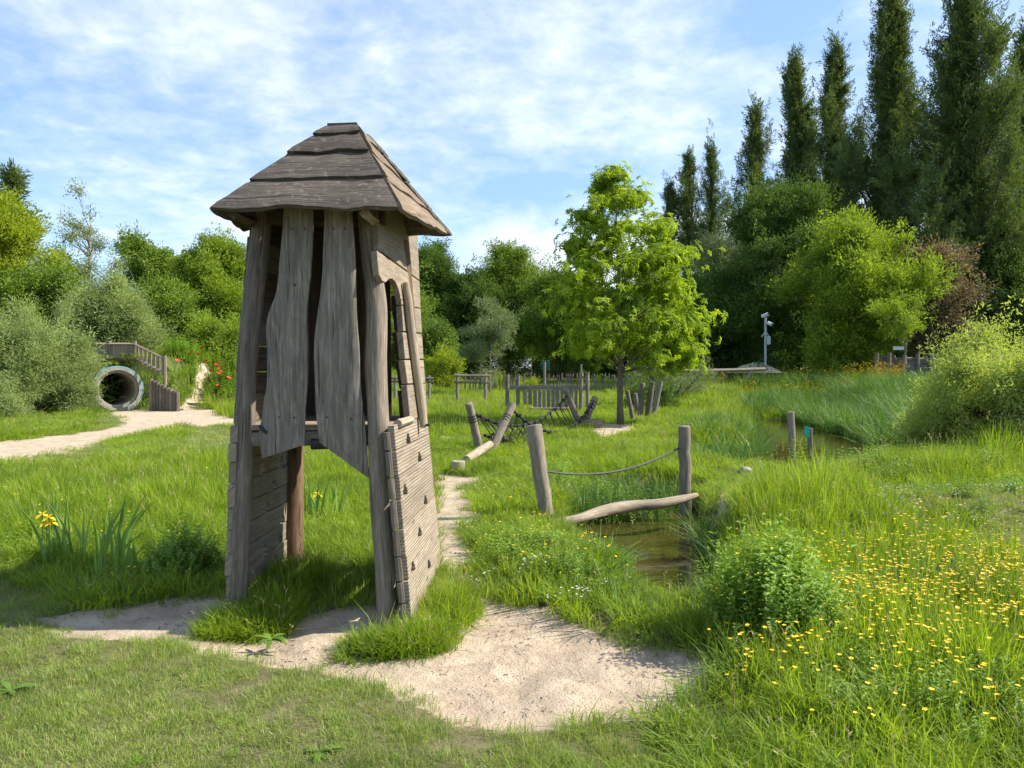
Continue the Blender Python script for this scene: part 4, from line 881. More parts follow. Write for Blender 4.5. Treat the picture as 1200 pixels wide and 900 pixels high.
for k, x_ in enumerate((615, 621, 627, 632.5, 637.5, 643, 648, 653, 658.5, 664, 669.5, 675)):
    w_ = random.uniform(3.2, 5.2); yb = 480 if x_ > 622 else 474
    a_, b_ = P(x_, 456 + random.uniform(0, 1), dB - .07), P(x_ + random.uniform(-.6, .6), yb, dB - .07); h_ = Vector((w_ / 2 / F * dB, 0, 0))
    MB().board([a_ - h_, b_ - h_], [a_ + h_, b_ + h_], (0, -1, 0), .04, 2, seed=k).build('picket', W_GREY, ob_)
# ---------------------------------------------------------------- rail fences and paling
for lab, x0, x1, yt, yb, dd in (('low two-rail timber fence left of the round yellow-green bush, partly behind the tower', 463, 503, 440, 453, 33), ('low two-rail timber fence in the meadow right of the round yellow-green bush', 536, 569, 437, 454, 32)):
    o_ = thing('rail_fence', lab, 'fence', (P((x0 + x1) / 2, 440, dd).x, dd, 0), 'two-rail fences in the meadow'); 
    for x_ in (x0, x1): MB().tube([Vector((P(x_, yt, dd).x, dd, -.1)), P(x_, yt, dd)], .065, 8, .1).build('post', W_GREY, o_, True, 40)
    for y_, e in ((yt + 3, 0), (yb - 6, 0)):
        MB().tube([P(x0 - 4, y_, dd - .12), P(x1 + 5, y_ + random.uniform(-.5, .5), dd - .12)], .048, 8, .12).build('rail', W_GREY, o_, True, 40)
pf = thing('paling_fence', 'long low fence of thin grey palings beyond the footbridge', 'fence', G(620, 452)); xq = 545.0
palm = [MB().tube([(0, 0, -.1), (0, 0, .5), (0, 0, 1.0)], [.045, .042, .03], 6, .1, True, k).mesh('pale', W_GREY) for k in range(3)]
while xq < 830:
    dd = 42 + (xq - 545) * -.004; 
    if xq > 755: dd = 40 - (xq - 755) * .09
    yt = 438.5 + random.uniform(-1.5, 2) + (0 if xq < 755 else (xq - 755) * .16); yb = yt + 13; tp, bt = P(xq, yt, dd), P(xq, yb + 3, dd)
    o_ = bpy.data.objects.new('pale', random.choice(palm)); COL.objects.link(o_); o_.parent = pf; o_.location = bt - ORI[pf.name]; o_.scale = (1, 1, (tp - bt).length); o_.rotation_euler = (0, random.gauss(0, .05), 0)
    xq += random.choice((2.6, 3.2, 3.8, 5.5))
o_ = thing('information_box', 'dark green sign box on a post behind the footbridge', 'sign', G(638, 458)); dd = 38
MB().box(P(639, 428, dd), 10 / F * dd, .18, 12 / F * dd).build('box', M_GREENB, o_, bevel=.02); MB().tube([P(638, 455, dd - .3), P(638, 424, dd - .3)], .07, 8).build('post', W_GREY, o_, True)
# ---------------------------------------------------------------- concrete tunnel with railing and palisade
tn = thing('concrete_tunnel', 'round concrete pipe tunnel with a blue rim running through the grassy mound', 'tunnel', (MX, MY - .5, 0)); cz = PR - .06
def ring(mb, y0, r0, y1, r1, n=40, flip=False):
    ax_, pr_ = Vector((-.62, .785, 0)), Vector((.785, .62, 0)); c0_ = Vector((MX + .22, MY - .50, cz))
    a_ = [c0_ + ax_ * (y0 - MY + .45) + pr_ * r0 * math.cos(6.2832 * k / n) + Vector((0, 0, r0 * math.sin(6.2832 * k / n))) for k in range(n)]
    b_ = [c0_ + ax_ * (y1 - MY + .45) + pr_ * r1 * math.cos(6.2832 * k / n) + Vector((0, 0, r1 * math.sin(6.2832 * k / n))) for k in range(n)]
    fs, uv = [], []
    for k in range(n):
        q = [k, (k + 1) % n, n + (k + 1) % n, n + k]; fs.append(q if not flip else q[::-1]); uv.append([(0, 0), (0, .1), (1, .1), (1, 0)])
    mb.add(a_ + b_, fs, uv)
mb = MB(); y0 = MY - .45
ring(mb, y0, .80, y0 + .0, .70); ring(mb, y0, .70, y0 + .14, .69); ring(mb, y0 + .14, .69, y0 + .15, .60); ring(mb, y0, .80, y0 - .001, .80)
mb.build('collar', M_CONC, tn, True, 30)
mb = MB(); ring(mb, y0 + .15, .60, y0 + 11, .60); mb.build('bore', M_CONCIN, tn, True, 30)
mb = MB(); ring(mb, y0 + .0, .805, y0 + 11, .82, flip=True); mb.build('pipe_wall', M_CONC, tn, True, 30)
mb = MB(); ring(mb, y0 + .02, .852, y0 + .02, .79); ring(mb, y0 + .02, .852, y0 + .16, .852, flip=True); mb.build('blue_rim', M_BLUE, tn, True, 30)
mb = MB(); mb.add([(MX - .16, y0 - .27, -.02), (MX + .55, y0 + .27, -.02), (MX - 2.5, y0 + 4.2, .02), (MX - 3.2, y0 + 3.7, .02)], [[0, 1, 2, 3]], [[(0, 0), (1, 0), (1, 1), (0, 1)]]); mb.v = [(a_, b_, c_ + .09) for a_, b_, c_ in mb.v]; mb.build('sand_floor', m_ground, tn)
fc = thing('tunnel_railing', 'wooden picket railing on top of the tunnel mound and down beside its steps', 'railing', (MX, MY + .8, 1.7)); dd = MY + .75
def rail_run(pa, pb, hgt, n, posts):
    for p_ in posts: MB().tube([p_ - Vector((0, 0, .3)), p_ + Vector((0, 0, hgt + .1))], .07, 8, .05).build('post', W_POST, fc, True, 40)
    for zz_ in (hgt - .02, .16): MB().tube([pa + Vector((0, -.04, zz_)), pb + Vector((0, -.04, zz_))], .048, 4).build('rail', W_SIDE, fc)
    for k in range(n):
        q = (k + .6) / n; b_ = pa.lerp(pb, q); MB().box(b_ + Vector((0, .0, hgt / 2 + .02)), .085, .035, hgt - .02).build('picket', W_SIDE, fc)
pa, pb = P(113, 424, dd), P(158.5, 424, dd); pc = P(193.5, 442, dd - 1.0)
rail_run(pa, pb, .70, 14, [pb, pa.lerp(pb, .35)]); rail_run(pb, pc, .70, 7, [pc])
pal = thing('palisade', 'short retaining palisade of upright logs right of the concrete tunnel', 'palisade', G(190, 476))
for k in range(9):
    x_ = 177 + k * 3.9; dd = MY - .35 - k * .06; MB().tube([P(x_, 470, dd) - Vector((0, 0, .4)), P(x_, 444 + k * 1.9 + random.uniform(-.8, .8), dd)], .075, 8, .12, True, k).build('log', W_DARK if k % 3 else W_POST, pal, True, 40)
for k in range(3):
    s_ = thing('step', ('lowest', 'middle', 'topmost')[k] + ' timber step climbing the mound beside the tunnel railing', 'step', P(206 - k * 5, 459 - k * 9, MY + .4 + k * .5)); MB().box((-12.1 - .1 * k, 28.5 + k * .8, float(height(np.array([-12.1 - .1 * k]), np.array([28.5 + k * .8]))[0]) + .03), 1.0, .12, .14).build('riser', W_POST, s_)
rock('small dark stone on the sandy path in front of the tunnel', G(215, 481) + Vector((0, 0, .02)), .12)
# ---------------------------------------------------------------- camera mast, vans, heap, barrier, woven fence
dd = 37.0; b0 = P(897, 434, dd); o_ = thing('camera_mast', 'grey steel mast with two white cameras in front of the dark trees', 'mast', (b0.x, b0.y, 0))
MB().tube([Vector((b0.x, b0.y, 0)), P(897, 372, dd)], .06, 10).build('pole', M_METAL, o_, True)
for (x0, y0_, x1, y1_) in ((893, 371, 900, 368), (900, 378.5, 905, 380.5)):
    a_, b_ = P(x0, y0_, dd - .1), P(x1, y1_, dd - .3); c_ = MB().tube([a_, b_], .09, 8).build('camera', M_WHITE, o_); MB().tube([b_, b_ + (b_ - a_).normalized() * .04], .07, 8).build('lens', M_GLASS, c_)
MB().box(P(900, 399, dd), .2, .2, .42).build('junction_box', M_METAL, o_, bevel=.02)
for sg in (-1, 1): MB().tube([P(897, 388, dd), P(897 + 4.5 * sg, 395, dd)], .03, 6).build('bracket', M_METAL, o_)
def van(label, px_, py_, d, heading, grp='white vans parked behind the woven fence'):
    g = P(px_, 440, d); o_ = thing('parked_van', label, 'van', (g.x, d, 0), grp); L_, Wd, H_ = 5.2, 1.95, 2.25
    prof = [(-2.6, .35), (2.45, .35), (2.6, .6), (2.55, 1.0), (2.15, 1.15), (1.45, 1.95), (1.1, 2.2), (-2.45, 2.25), (-2.6, 2.1)]
    mb_ = MB(); mb_.prism([(x_, -Wd / 2, z_) for x_, z_ in prof], (0, -1, 0), -Wd) if False else None
    vs = [Vector((x_, -Wd / 2, z_)) for x_, z_ in prof]; mb_.prism(vs, (0, -1, 0), Wd); ORI2 = ORI[o_.name]; ORI[o_.name] = Vector((0, 0, 0))
    mb_.build('body', M_WHITE, o_, bevel=.09)
    MB().prism([(x_, -Wd / 2 - .012, z_) for x_, z_ in ((2.05, 1.2), (1.42, 1.9), (.6, 1.92), (.6, 1.2))], (0, -1, 0), .02).build('side_window', M_GLASS, o_)
    MB().prism([Vector((2.17, -.8, 1.2)), Vector((2.17, .8, 1.2)), Vector((1.52, .75, 1.9)), Vector((1.52, -.75, 1.9))], Vector((.74, 0, .67)), .03).build('windscreen', M_GLASS, o_)
    for x_ in (-1.7, 1.65):
        for y_ in (-Wd / 2 - .01, Wd / 2 - .2): wh = MB().tube([(x_, y_, .34), (x_, y_ + .21, .34)], .34, 18).build('wheel', M_RUBBER, o_); MB().tube([(x_, y_ - .006, .34), (x_, y_ + .05, .34)], .19, 12).build('rim', M_METAL, wh)
    for y_ in (-.75, .75): MB().box((2.56, y_, .85), .08, .28, .2).build('headlight', M_GLASS, o_)
    MB().box((2.6, 0, .5), .1, 1.9, .22).build('bumper', M_DKMET, o_)
    MB().box((-.6, -Wd / 2 - .008, 1.25), .02, .02, 1.5).build('door_seam', M_DKMET, o_)
    ORI[o_.name] = ORI2; o_.rotation_euler.z = heading; o_.location.z = 0; return o_
van('white van at the right, behind the copper-leaved tree trunk and the black railing', 1142, 415, 47, R(184))
van('white van at the left, behind the thin staked sapling', 1060, 416, 52, R(-82))
dd = 36; b0 = P(885, 434, dd); hp = thing('covered_heap', 'low heap covered with grey-green netting beside the camera mast', 'heap', (b0.x, dd, 0)); mb = MB(); vs, fs, uv = [], [], []
for i in range(9):
    for j in range(24):
        r_ = i / 8; th = 6.2832 * j / 24; px0, py0 = b0.x + 1.3 * r_ * math.cos(th), dd + 1.0 * r_ * math.sin(th); z_ = .48 * (1 - r_ ** 1.6) * (1 + .18 * math.sin(th * 7 + r_ * 4) + .3 * mnoise.noise(Vector((px0, py0, 0)))); vs.append((px0, py0, z_ + (b0.z - .12)))
for i in range(8):
    for j in range(24): fs.append([i * 24 + j, (i + 1) * 24 + j, (i + 1) * 24 + (j + 1) % 24, i * 24 + (j + 1) % 24]); uv.append([(0, 0)] * 4)
mb.add(vs, fs, uv); mb.build('net_cover', M_NETG, hp, True, False)
dd = 34; ba = thing('wooden_barrier', 'low pale wooden barrier rail crossing in front of the covered heap', 'barrier', P(850, 440, dd))
MB().tube([P(803, 434.5, dd), P(850, 434, dd), P(897, 432.5, dd)], .085, 4).build('rail', W_SIDE, ba)
for x_ in (812, 838, 845, 880): MB().tube([P(x_, 434, dd), P(x_ + (5 if x_ == 845 else -3), 443, dd)], .07, 6).build('brace', W_SIDE, ba)
dd = 36; wf = thing('woven_fence', 'rough fence of posts with horizontal split poles below the copper-leaved tree', 'fence', P(1090, 440, dd))
for x_ in (1028, 1042, 1060, 1076, 1092, 1108, 1124): MB().tube([P(x_, 440, dd - .1), P(x_ + random.uniform(-1, 1), 414 + random.uniform(-1, 3), dd - .1)], .10, 8, .15).build('post', W_GREY, wf, True, 40)
for k in range(6):
    y_ = 420 + k * 2.7; MB().tube([P(1058, y_ + random.uniform(-1, 1), dd), P(1090, y_ + random.uniform(-1, 1), dd), P(1126, y_ + random.uniform(-1, 1), dd)], .06, 6, .2, True, k).build('split_pole', W_DARK if k % 2 else W_GREY, wf, True, 40)
for k in range(12): MB().tube([P(1029 + k * 2.6, 440, dd), P(1029 + k * 2.6 + random.uniform(-1, 1), 417 + random.uniform(-1, 3), dd)], .07, 6, .2, True, k).build('upright_stick', W_DARK, wf, True, 40)
dd = 45; br = thing('metal_railing', 'black metal railing in front of the right-hand white van', 'railing', P(1120, 440, dd))
MB().tube([P(1104, 405.5, dd), P(1136, 405.5, dd)], .05, 4).build('top_rail', M_DKMET, br)
for x_ in range(1104, 1138, 4): MB().tube([P(x_, 425, dd), P(x_, 405, dd)], .03 if x_ % 8 else .05, 4).build('bar', M_DKMET, br)
MB().box(P(1130, 403, dd), .45, .2, .3).build('control_box', M_DKMET, br)
# houses glimpsed through the trees
def house(label, px0, px1, d, eave, ridge):
    a_, b_ = P(px0, 432, d), P(px1, 432, d); w_ = b_.x - a_.x; ze, zr = P(px0, eave, d).z, P(px0, ridge, d).z; o_ = thing('brick_house', label, 'house', ((a_.x + b_.x) / 2, d, 0), 'brick houses behind the trees'); cxx = (a_.x + b_.x) / 2
    MB().box((cxx, d + 4, ze / 2), w_, 8, ze).build('wall', M_BWALL, o_)
    rf = MB().prism([(a_.x - .3, d - .4, ze), (a_.x - .3, d + 4, zr), (a_.x - .3, d + 8.4, ze)], (-1, 0, 0), w_ + .6).build('roof', M_TILE, o_); MB().box((a_.x + 1.5, d + 4, zr + .3), .6, .6, 1.2).build('chimney', M_BWALL, rf)
    n = int(w_ // 2.6)
    for k in range(n):
        for z_ in (1.5, 4.2):
            if z_ + .8 > ze: continue
            x_ = a_.x + (k + .5) * w_ / n; fr = MB().box((x_, d - .03, z_), 1.5, .1, 1.3).build('window', M_WHITE, o_); MB().box((x_, d - .10, z_), 1.3, .05, 1.1).build('pane', M_GLASS, fr)
house('red-roofed brick house glimpsed just right of the tower behind the round bush', 490, 560, 105, 392, 372)
house('red-roofed brick house glimpsed behind the left side of the lime green tree', 625, 712, 110, 400, 378)
print('objects done')

# ---------------------------------------------------------------- trees and shrubs
def spray(name, n, rad, ll, lw, mat, droop=.2, up=.6):
    V, Fc, Rn, Mi = [], [], [], []
    for _ in range(n):
        d = Vector((random.gauss(0, 1), random.gauss(0, 1), random.gauss(0, 1))).normalized(); p = d * rad * random.uniform(.15, 1) ** .6; dd_ = (d + Vector((random.gauss(0, .5), random.gauss(0, .5), random.gauss(up * .3, .5) - droop)))
        leaf(V, Fc, Rn, Mi, p, dd_, (random.gauss(0, .6), random.gauss(0, .6), 1), ll * random.uniform(.7, 1.25), lw * random.uniform(.8, 1.2))
    return clump_obj(name, V, Fc, Rn, [mat])
def star_spray(name, nstar, per, rad, ll, lw, mat):   # rosettes of drooping leaflets, as on the young tree
    V, Fc, Rn, Mi = [], [], [], []
    for _ in range(nstar):
        d = Vector((random.gauss(0, 1), random.gauss(0, 1), random.gauss(0, 1))).normalized(); c_ = d * rad * random.random() ** .5; r = random.random(); ph = random.uniform(0, 6.28)
        for k in range(per):
            an = ph + 6.2832 * k / per; leaf(V, Fc, Rn, Mi, c_, (math.cos(an), math.sin(an), random.uniform(-.7, .15)), (0, 0, 1), ll * random.uniform(.7, 1.2), lw, 0, min(1, max(0, r + random.gauss(0, .12))))
    return clump_obj(name, V, Fc, Rn, [mat])
def tree(name, label, base, H, W, mat, n, srcs, kind='round', trunk_r=None, crown0=.25, bark=M_BARK, lobes=None, cat='tree', group=None, seed=0, lobe_r=.24, dense=1.0, sc=1.0, off=(0, 0), stems=1, twigs=True):
    rs = np.random.default_rng(seed + 100); o_ = thing(name, label, cat, base, group); base = Vector(base); tr = trunk_r or H * .016
    C_ = []
    if kind == 'poplar':
        nl = lobes or 60
        for i in range(nl):
            t_ = (i + rs.random()) / nl; z = H * (crown0 + (1 - crown0) * t_ * .97); rad = W / 2 * min(1, (.5 + 1.6 * t_)) * max(.10, (1 - t_ ** 2.8)); a_ = rs.uniform(0, 6.283); q = rad * (rs.uniform(.2, 1.0) if i % 3 else .1)
            C_.append((Vector((q * math.cos(a_), q * math.sin(a_), z)), W * lobe_r * (1 - .45 * t_) * rs.uniform(.4, 1.1), rs.uniform(2.2, 4.2)))
        C_.append((Vector((0, 0, H * .97)), W * .06, 4.0))
    elif kind == 'bush':
        nl = int((lobes or 18) * 1.8)
        for i in range(nl):
            a_ = rs.uniform(0, 6.283); q = W / 2 * .8 * math.sqrt(rs.random()); z = H * rs.uniform(.12, .85) * (1 - .45 * (q / (W / 2)) ** 2); C_.append((Vector((q * math.cos(a_), q * math.sin(a_), z)), W * lobe_r * rs.choice([.4, .6, .85]) * rs.uniform(.8, 1.2), 1.1))
    else:
        nl = int((lobes or 26) * (1.6 if kind == 'cone' else 2.0)); zc_, rz = H * (crown0 + (1 - crown0) * .48), H * (1 - crown0) * .5
        for i in range(nl):
            for _ in range(20):
                d = Vector(rs.uniform(-1, 1, 3))
                if .35 < d.length < 1: break
            if kind == 'cone':
                t_ = (i + .5) / nl; t_ = (t_ * 7.13) % 1.0; a_ = i * 2.39996 + rs.normal(0, .3); q = W / 2 * min(1, .70 + 1.3 * t_) * (1 - t_) ** .50 * rs.uniform(.3, 1.0) ** .6; C_.append((Vector((q * math.cos(a_) + off[0] * (t_ - .5), q * math.sin(a_), H * (crown0 + (1 - crown0) * t_))), W * lobe_r * rs.uniform(.4, 1.1) * (1.05 - .5 * t_), .95)); continue
            if i % 6 == 0: d = d * 1.22
            taper = 1 - .42 * max(0, d.z) - (.15 if kind == 'cone' else 0) * (1 + d.z)
            C_.append((Vector((d.x * W / 2 * .86 * taper + off[0] * d.z, d.y * W / 2 * .86 * taper, zc_ + d.z * rz * .88)), W * lobe_r * rs.choice([.35, .5, .7, .95]) * rs.uniform(.8, 1.15), .8))
    zt_ = max(c[0].z + c[1] * c[2] for c in C_); C_ = [(Vector((c[0].x, c[0].y, c[0].z * H / zt_)), c[1], c[2]) for c in C_]
    mb = MB(); top = H * (.93 if kind == 'poplar' else .8)
    if kind != 'bush':
        for s_ in range(stems):
            ax = rs.normal(0, .012 if kind == 'poplar' else .03, 2) * H if stems == 1 else rs.normal(0, .12, 2) * W; bx = rs.normal(0, .15, 2) if stems > 1 else (0, 0)
            pth = [base + Vector((bx[0] + ax[0] * q ** 1.3 + .004 * H * math.sin(q * 7 + seed), bx[1] + ax[1] * q ** 1.3, -.15 + (top + .15) * q)) for q in np.linspace(0, 1, 9)]
            mb.tube(pth, [tr * (1.35 if i == 0 else 1) * (1 - .85 * i / 8) + .008 for i in range(9)], 10, .12, True, seed)
            if s_ == 0: mainp = pth
        for c_, r_, e_ in C_[:70]:
            zt = max(crown0 * H * .85, c_.z - max(.8, (.9 if kind == 'poplar' else .55) * math.hypot(c_.x, c_.y) + .25 * r_) * (2.2 if kind == 'poplar' else 1)); q = min(.97, max(.05, zt / top)); k_ = q * 8; i_ = min(7, int(k_)); s0 = mainp[i_].lerp(mainp[i_ + 1], k_ - i_); e0_ = base + c_
            mid = s0.lerp(e0_, .5) + Vector((0, 0, -.06 * (e0_ - s0).length)); r0 = tr * (.26 if kind == 'cone' else .38) * (1 - .6 * q)
            mb.tube([s0, mid, e0_], [r0, r0 * .7, r0 * .25], 5, 0, False)
            if twigs:
                for _ in range(3):
                    d = Vector(rs.normal(0, 1, 3)).normalized(); mb.tube([mid.lerp(e0_, rs.random()), e0_ + d * r_ * .8], [r0 * .3, r0 * .1], 4, 0, False)
    else:
        for c_, r_, e_ in C_: mb.tube([base + Vector((c_.x * .2, c_.y * .2, -.05)), base + Vector((c_.x * .55, c_.y * .55, c_.z * .55)), base + c_], [W * .012, W * .009, W * .004], 5, 0, False)
    mb.build('trunk' if kind != 'bush' else 'stems', bark, o_, True, False)
    wt = np.array([c[1] ** 2 for c in C_]); wt /= wt.sum(); ch = rs.choice(len(C_), n, p=wt); D = rs.normal(0, 1, (n, 3)); D /= np.linalg.norm(D, axis=1)[:, None]
    rad = np.abs(rs.normal(.74, {'round': .42, 'cone': .8, 'poplar': .48}.get(kind, .42), n)); CC = np.array([list(C_[i][0]) for i in ch]); RR = np.array([C_[i][1] for i in ch]); EE = np.array([C_[i][2] for i in ch])
    L_ = D * (RR * rad)[:, None]; L_[:, 2] *= EE; pts = CC + L_ + np.array(base); k = pts[:, 2] > base.z + (.02 * H if kind == 'bush' else H * crown0 * .55); pts, D = pts[k], D[k]; D = D + np.array([0, 0, .5 if kind != 'poplar' else 1.1]); D /= np.linalg.norm(D, axis=1)[:, None]
    rx = np.arccos(np.clip(D[:, 2], -1, 1)); rz_ = np.arctan2(D[:, 0], -D[:, 1]); m_ = len(pts)
    rot = np.stack([rx + rs.normal(0, .3, m_), rs.normal(0, .4, m_), rz_ + rs.normal(0, .3, m_)], 1); s_ = rs.uniform(.7, 1.3, m_) * sc; st = {'poplar': 2.1, 'bush': 1.35, 'cone': 1.0}.get(kind, 1.5); scl = np.stack([s_ / st ** .5, s_ / st ** .5, s_ * st], 1)
    scatter('crown' if kind != 'bush' else 'foliage', pts, rot, scl, rs.integers(0, len(srcs), m_), srcs, o_); return o_
def at(px, d, z=0.0): p = P(px, 432, d); return Vector((p.x, d, z))
def hgt_of(py, d, z=0.0): return P(600, py, d).z - z
SP_POP = [spray('s', 46, .40, .19, .13, L_POP, 0, 1.0) for _ in range(3)]; SP_DARK = [spray('s', 52, .44, .135, .09, L_DARK) for _ in range(3)]; SP_MID = [spray('s', 52, .42, .13, .085, L_MID) for _ in range(3)]
SP_LIME = [spray('s', 46, .38, .125, .08, L_LIME) for _ in range(3)]; SP_YEL = [spray('s', 48, .38, .12, .08, L_YEL) for _ in range(3)]; SP_GREY = [spray('s', 36, .36, .15, .05, L_GREY) for _ in range(3)]; SP_WILL = [spray('s', 44, .30, .13, .032, L_WILL) for _ in range(3)]
SP_COPP = [spray('s', 34, .38, .14, .11, L_COPP) for _ in range(3)]; SP_WAL = [star_spray('s', 2, 7, .12, .135, .038, L_WALN) for _ in range(4)]; SP_BIR = [spray('s', 26, .34, .10, .06, L_GREY, .8, -.5) for _ in range(3)]
SP_PALE = [spray('s', 34, .15, .065, .022, L_PALE) for _ in range(4)]; SP_HERBS = [spray('s', 30, .09, .045, .02, L_HERB) for _ in range(4)]; SP_YELS = [spray('s', 30, .16, .07, .04, L_YEL) for _ in range(3)]
# the young tree in the middle
b0 = G(728, 498); tree('young_tree', 'young lime green broad-leaved tree standing alone in the middle meadow', b0, hgt_of(198, b0.y), 4.7, L_WALN, 5600, SP_WAL, 'cone', .085, .26, M_BARKP, 70, seed=4, lobe_r=.105, off=(-.35, 0), sc=1.0)
# poplars
for i, (px_, top, wpx, d, n, lab, sd, g) in enumerate(((783, 205, 26, 95, 1100, 'shortest narrow poplar at the left end of the distant trio', 1, 0), (806, 168, 30, 95, 1300, 'middle narrow poplar of the distant trio', 2, 0), (832, 156, 36, 92, 1400, 'right-hand narrow poplar of the distant trio, just left of the gap', 3, 0),
        (884, 112, 52, 75, 1900, 'tall poplar leaning slightly at the left end of the tall row', 4, 1), (929, 58, 56, 70, 2400, 'second poplar from the left in the tall row, above the broad dark tree', 5, 1), (977, 44, 62, 66, 2600, 'third poplar from the left in the tall row, with a forked tip', 6, 1),
        (1040, -28, 84, 60, 3500, 'tall poplar with bare branches showing, left of the widest one', 7, 1), (1128, -45, 126, 54, 5200, 'widest and nearest poplar, rising over the copper-leaved tree', 8, 1), (1200, 22, 74, 60, 3000, 'poplar cut by the right edge of the picture', 9, 1), (1243, 40, 70, 62, 1600, 'poplar just beyond the right edge of the picture', 10, 1))):
    if px_ > 1220: continue
    b0 = at(px_, d); n = int(n * 2.0); tree('poplar_tree', lab, b0, hgt_of(top, d), wpx / F * d * (1.75 if g else 2.2), L_POP, n, SP_POP, 'poplar', .02 * hgt_of(top, d) * .8, .10, M_BARK, 80, group='poplars on the right', seed=sd * 7, lobe_r=.13, sc=.72)
# other trees on the right
RT = (('grey_willow', 'pale grey-green willow behind the lime green tree, below the distant poplars', 836, 254, 100, 58, SP_GREY, 1500, 'round', .05, M_BARK, 'tree'),
      ('broad_tree', 'broad dark green tree left of the light green one, below the tall poplars', 916, 212, 165, 48, SP_DARK, 4600, 'round', .08, M_BARK, 'tree'),
      ('light_green_tree', 'light green spreading tree in front of the poplars', 1000, 250, 165, 40, SP_LIME, 3000, 'round', .20, M_BARKP, 'tree'),
      ('copper_tree', 'copper-leaved maple in front of the white van', 1092, 285, 100, 40, SP_COPP, 1100, 'round', .30, M_BARKP, 'tree'),
      ('dark_tree', 'dark green tree in the shade at the right edge behind the pale willow shrub', 1195, 285, 130, 52, SP_DARK, 2400, 'round', .12, M_BARK, 'tree'),
      ('dark_tree', 'dark tree filling the gap between the poplars and the copper-leaved maple', 1135, 330, 120, 62, SP_DARK, 1500, 'round', .05, M_BARK, 'tree'),
      ('dark_tree', 'dark tree in the shade behind the camera mast', 880, 300, 120, 60, SP_DARK, 1500, 'round', .02, M_BARK, 'tree'),
      ('dark_tree', 'low dark tree between the lime green tree and the camera mast', 815, 325, 100, 52, SP_DARK, 1700, 'round', .02, M_BARK, 'tree'),
      ('dark_tree', 'dark tree in the shade behind the light green spreading tree', 1010, 320, 150, 56, SP_DARK, 1600, 'round', .02, M_BARK, 'tree'))
for i, (nm, lab, px_, top, wpx, d, src, n, kd, c0_, bk, ct) in enumerate(RT):
    tree(nm, lab, at(px_, d), hgt_of(top, d), wpx / F * d, None, n, src, kd, None, c0_, bk, group=None, seed=40 + i * 3, lobe_r=.20, sc=1.0)
b0 = at(1057, 35); o_ = tree('staked_sapling', 'thin staked sapling with sparse leaves left of the copper-leaved maple', b0, hgt_of(345, 35), 2.6, None, 150, SP_LIME, 'round', .07, .5, M_BARKP, 9, seed=71, lobe_r=.14, sc=.7)
MB().box(P(1053, 408, 34.8), .5, .04, .16).build('name_board', M_WHITE, o_)
b0 = at(785, 30); tree('brown_conifer', 'low drooping brown-green conifer under the right side of the lime green tree', b0, 2.4, 3.6, None, 650, SP_GREY, 'bush', seed=75, cat='shrub', lobe_r=.2, sc=.6)
b0 = at(765, 27); tree('dark_bush', 'low very dark bush just right of the lime green tree trunk', b0, 1.0, 1.9, None, 400, SP_DARK, 'bush', seed=76, cat='shrub', lobe_r=.2, sc=.5)
# centre background
CT = (('background_tree', 'tall dark tree directly right of the tower roof', 512, 283, 85, 80, SP_DARK, 2200, .05), ('background_tree', 'rounded dark tree with the highest crown in the middle background', 596, 287, 120, 82, SP_MID, 3400, .05), ('background_tree', 'low dark green tree between the tower-side tree and the rounded one', 555, 318, 80, 78, SP_DARK, 1600, .05),
      ('background_tree', 'green tree half hidden behind the left side of the lime green tree', 655, 320, 100, 70, SP_MID, 2400, .05), ('background_tree', 'green tree seen through the window opening of the tower', 452, 300, 110, 66, SP_MID, 2200, .0), ('background_tree', 'rounded tree hidden behind the upper part of the tower', 365, 312, 120, 62, SP_DARK, 1900, .0), ('background_tree', 'dark tree hidden behind the lime green tree crown', 735, 340, 130, 75, SP_DARK, 2200, .03))
for i, (nm, lab, px_, top, wpx, d, src, n, c0_) in enumerate(CT): tree(nm, lab, at(px_, d), hgt_of(top, d), wpx / F * d, None, n, src, 'round', None, c0_ + .12, M_BARK, group='background trees in the middle', seed=80 + i * 3, lobe_r=.2, sc=1.35)
tree('grey_sapling', 'small airy grey-green tree in the meadow left of the footbridge', at(574, 40), hgt_of(348, 40), 2.9, None, 330, SP_GREY, 'round', .06, .12, M_BARKP, 14, seed=96, lobe_r=.17, sc=.8)
tree('round_bush', 'round yellow-green bush between the two rail fences', at(521, 46), hgt_of(405, 46), 2.5, None, 330, SP_YELS, 'bush', seed=97, cat='shrub', lobe_r=.22, sc=1.6)
for lab, px_, d, h_, w_, sd in (('small leafy bush right of the right-hand rail fence', 582, 44, 1.25, 1.9, 1), ('smallest yellow-green bush left of the green sign box', 619, 40, 1.0, 1.0, 2)): tree('small_bush', lab, at(px_, d), h_, w_, None, 130, SP_YELS, 'bush', seed=98 + sd, cat='shrub', sc=1.2, lobes=8)
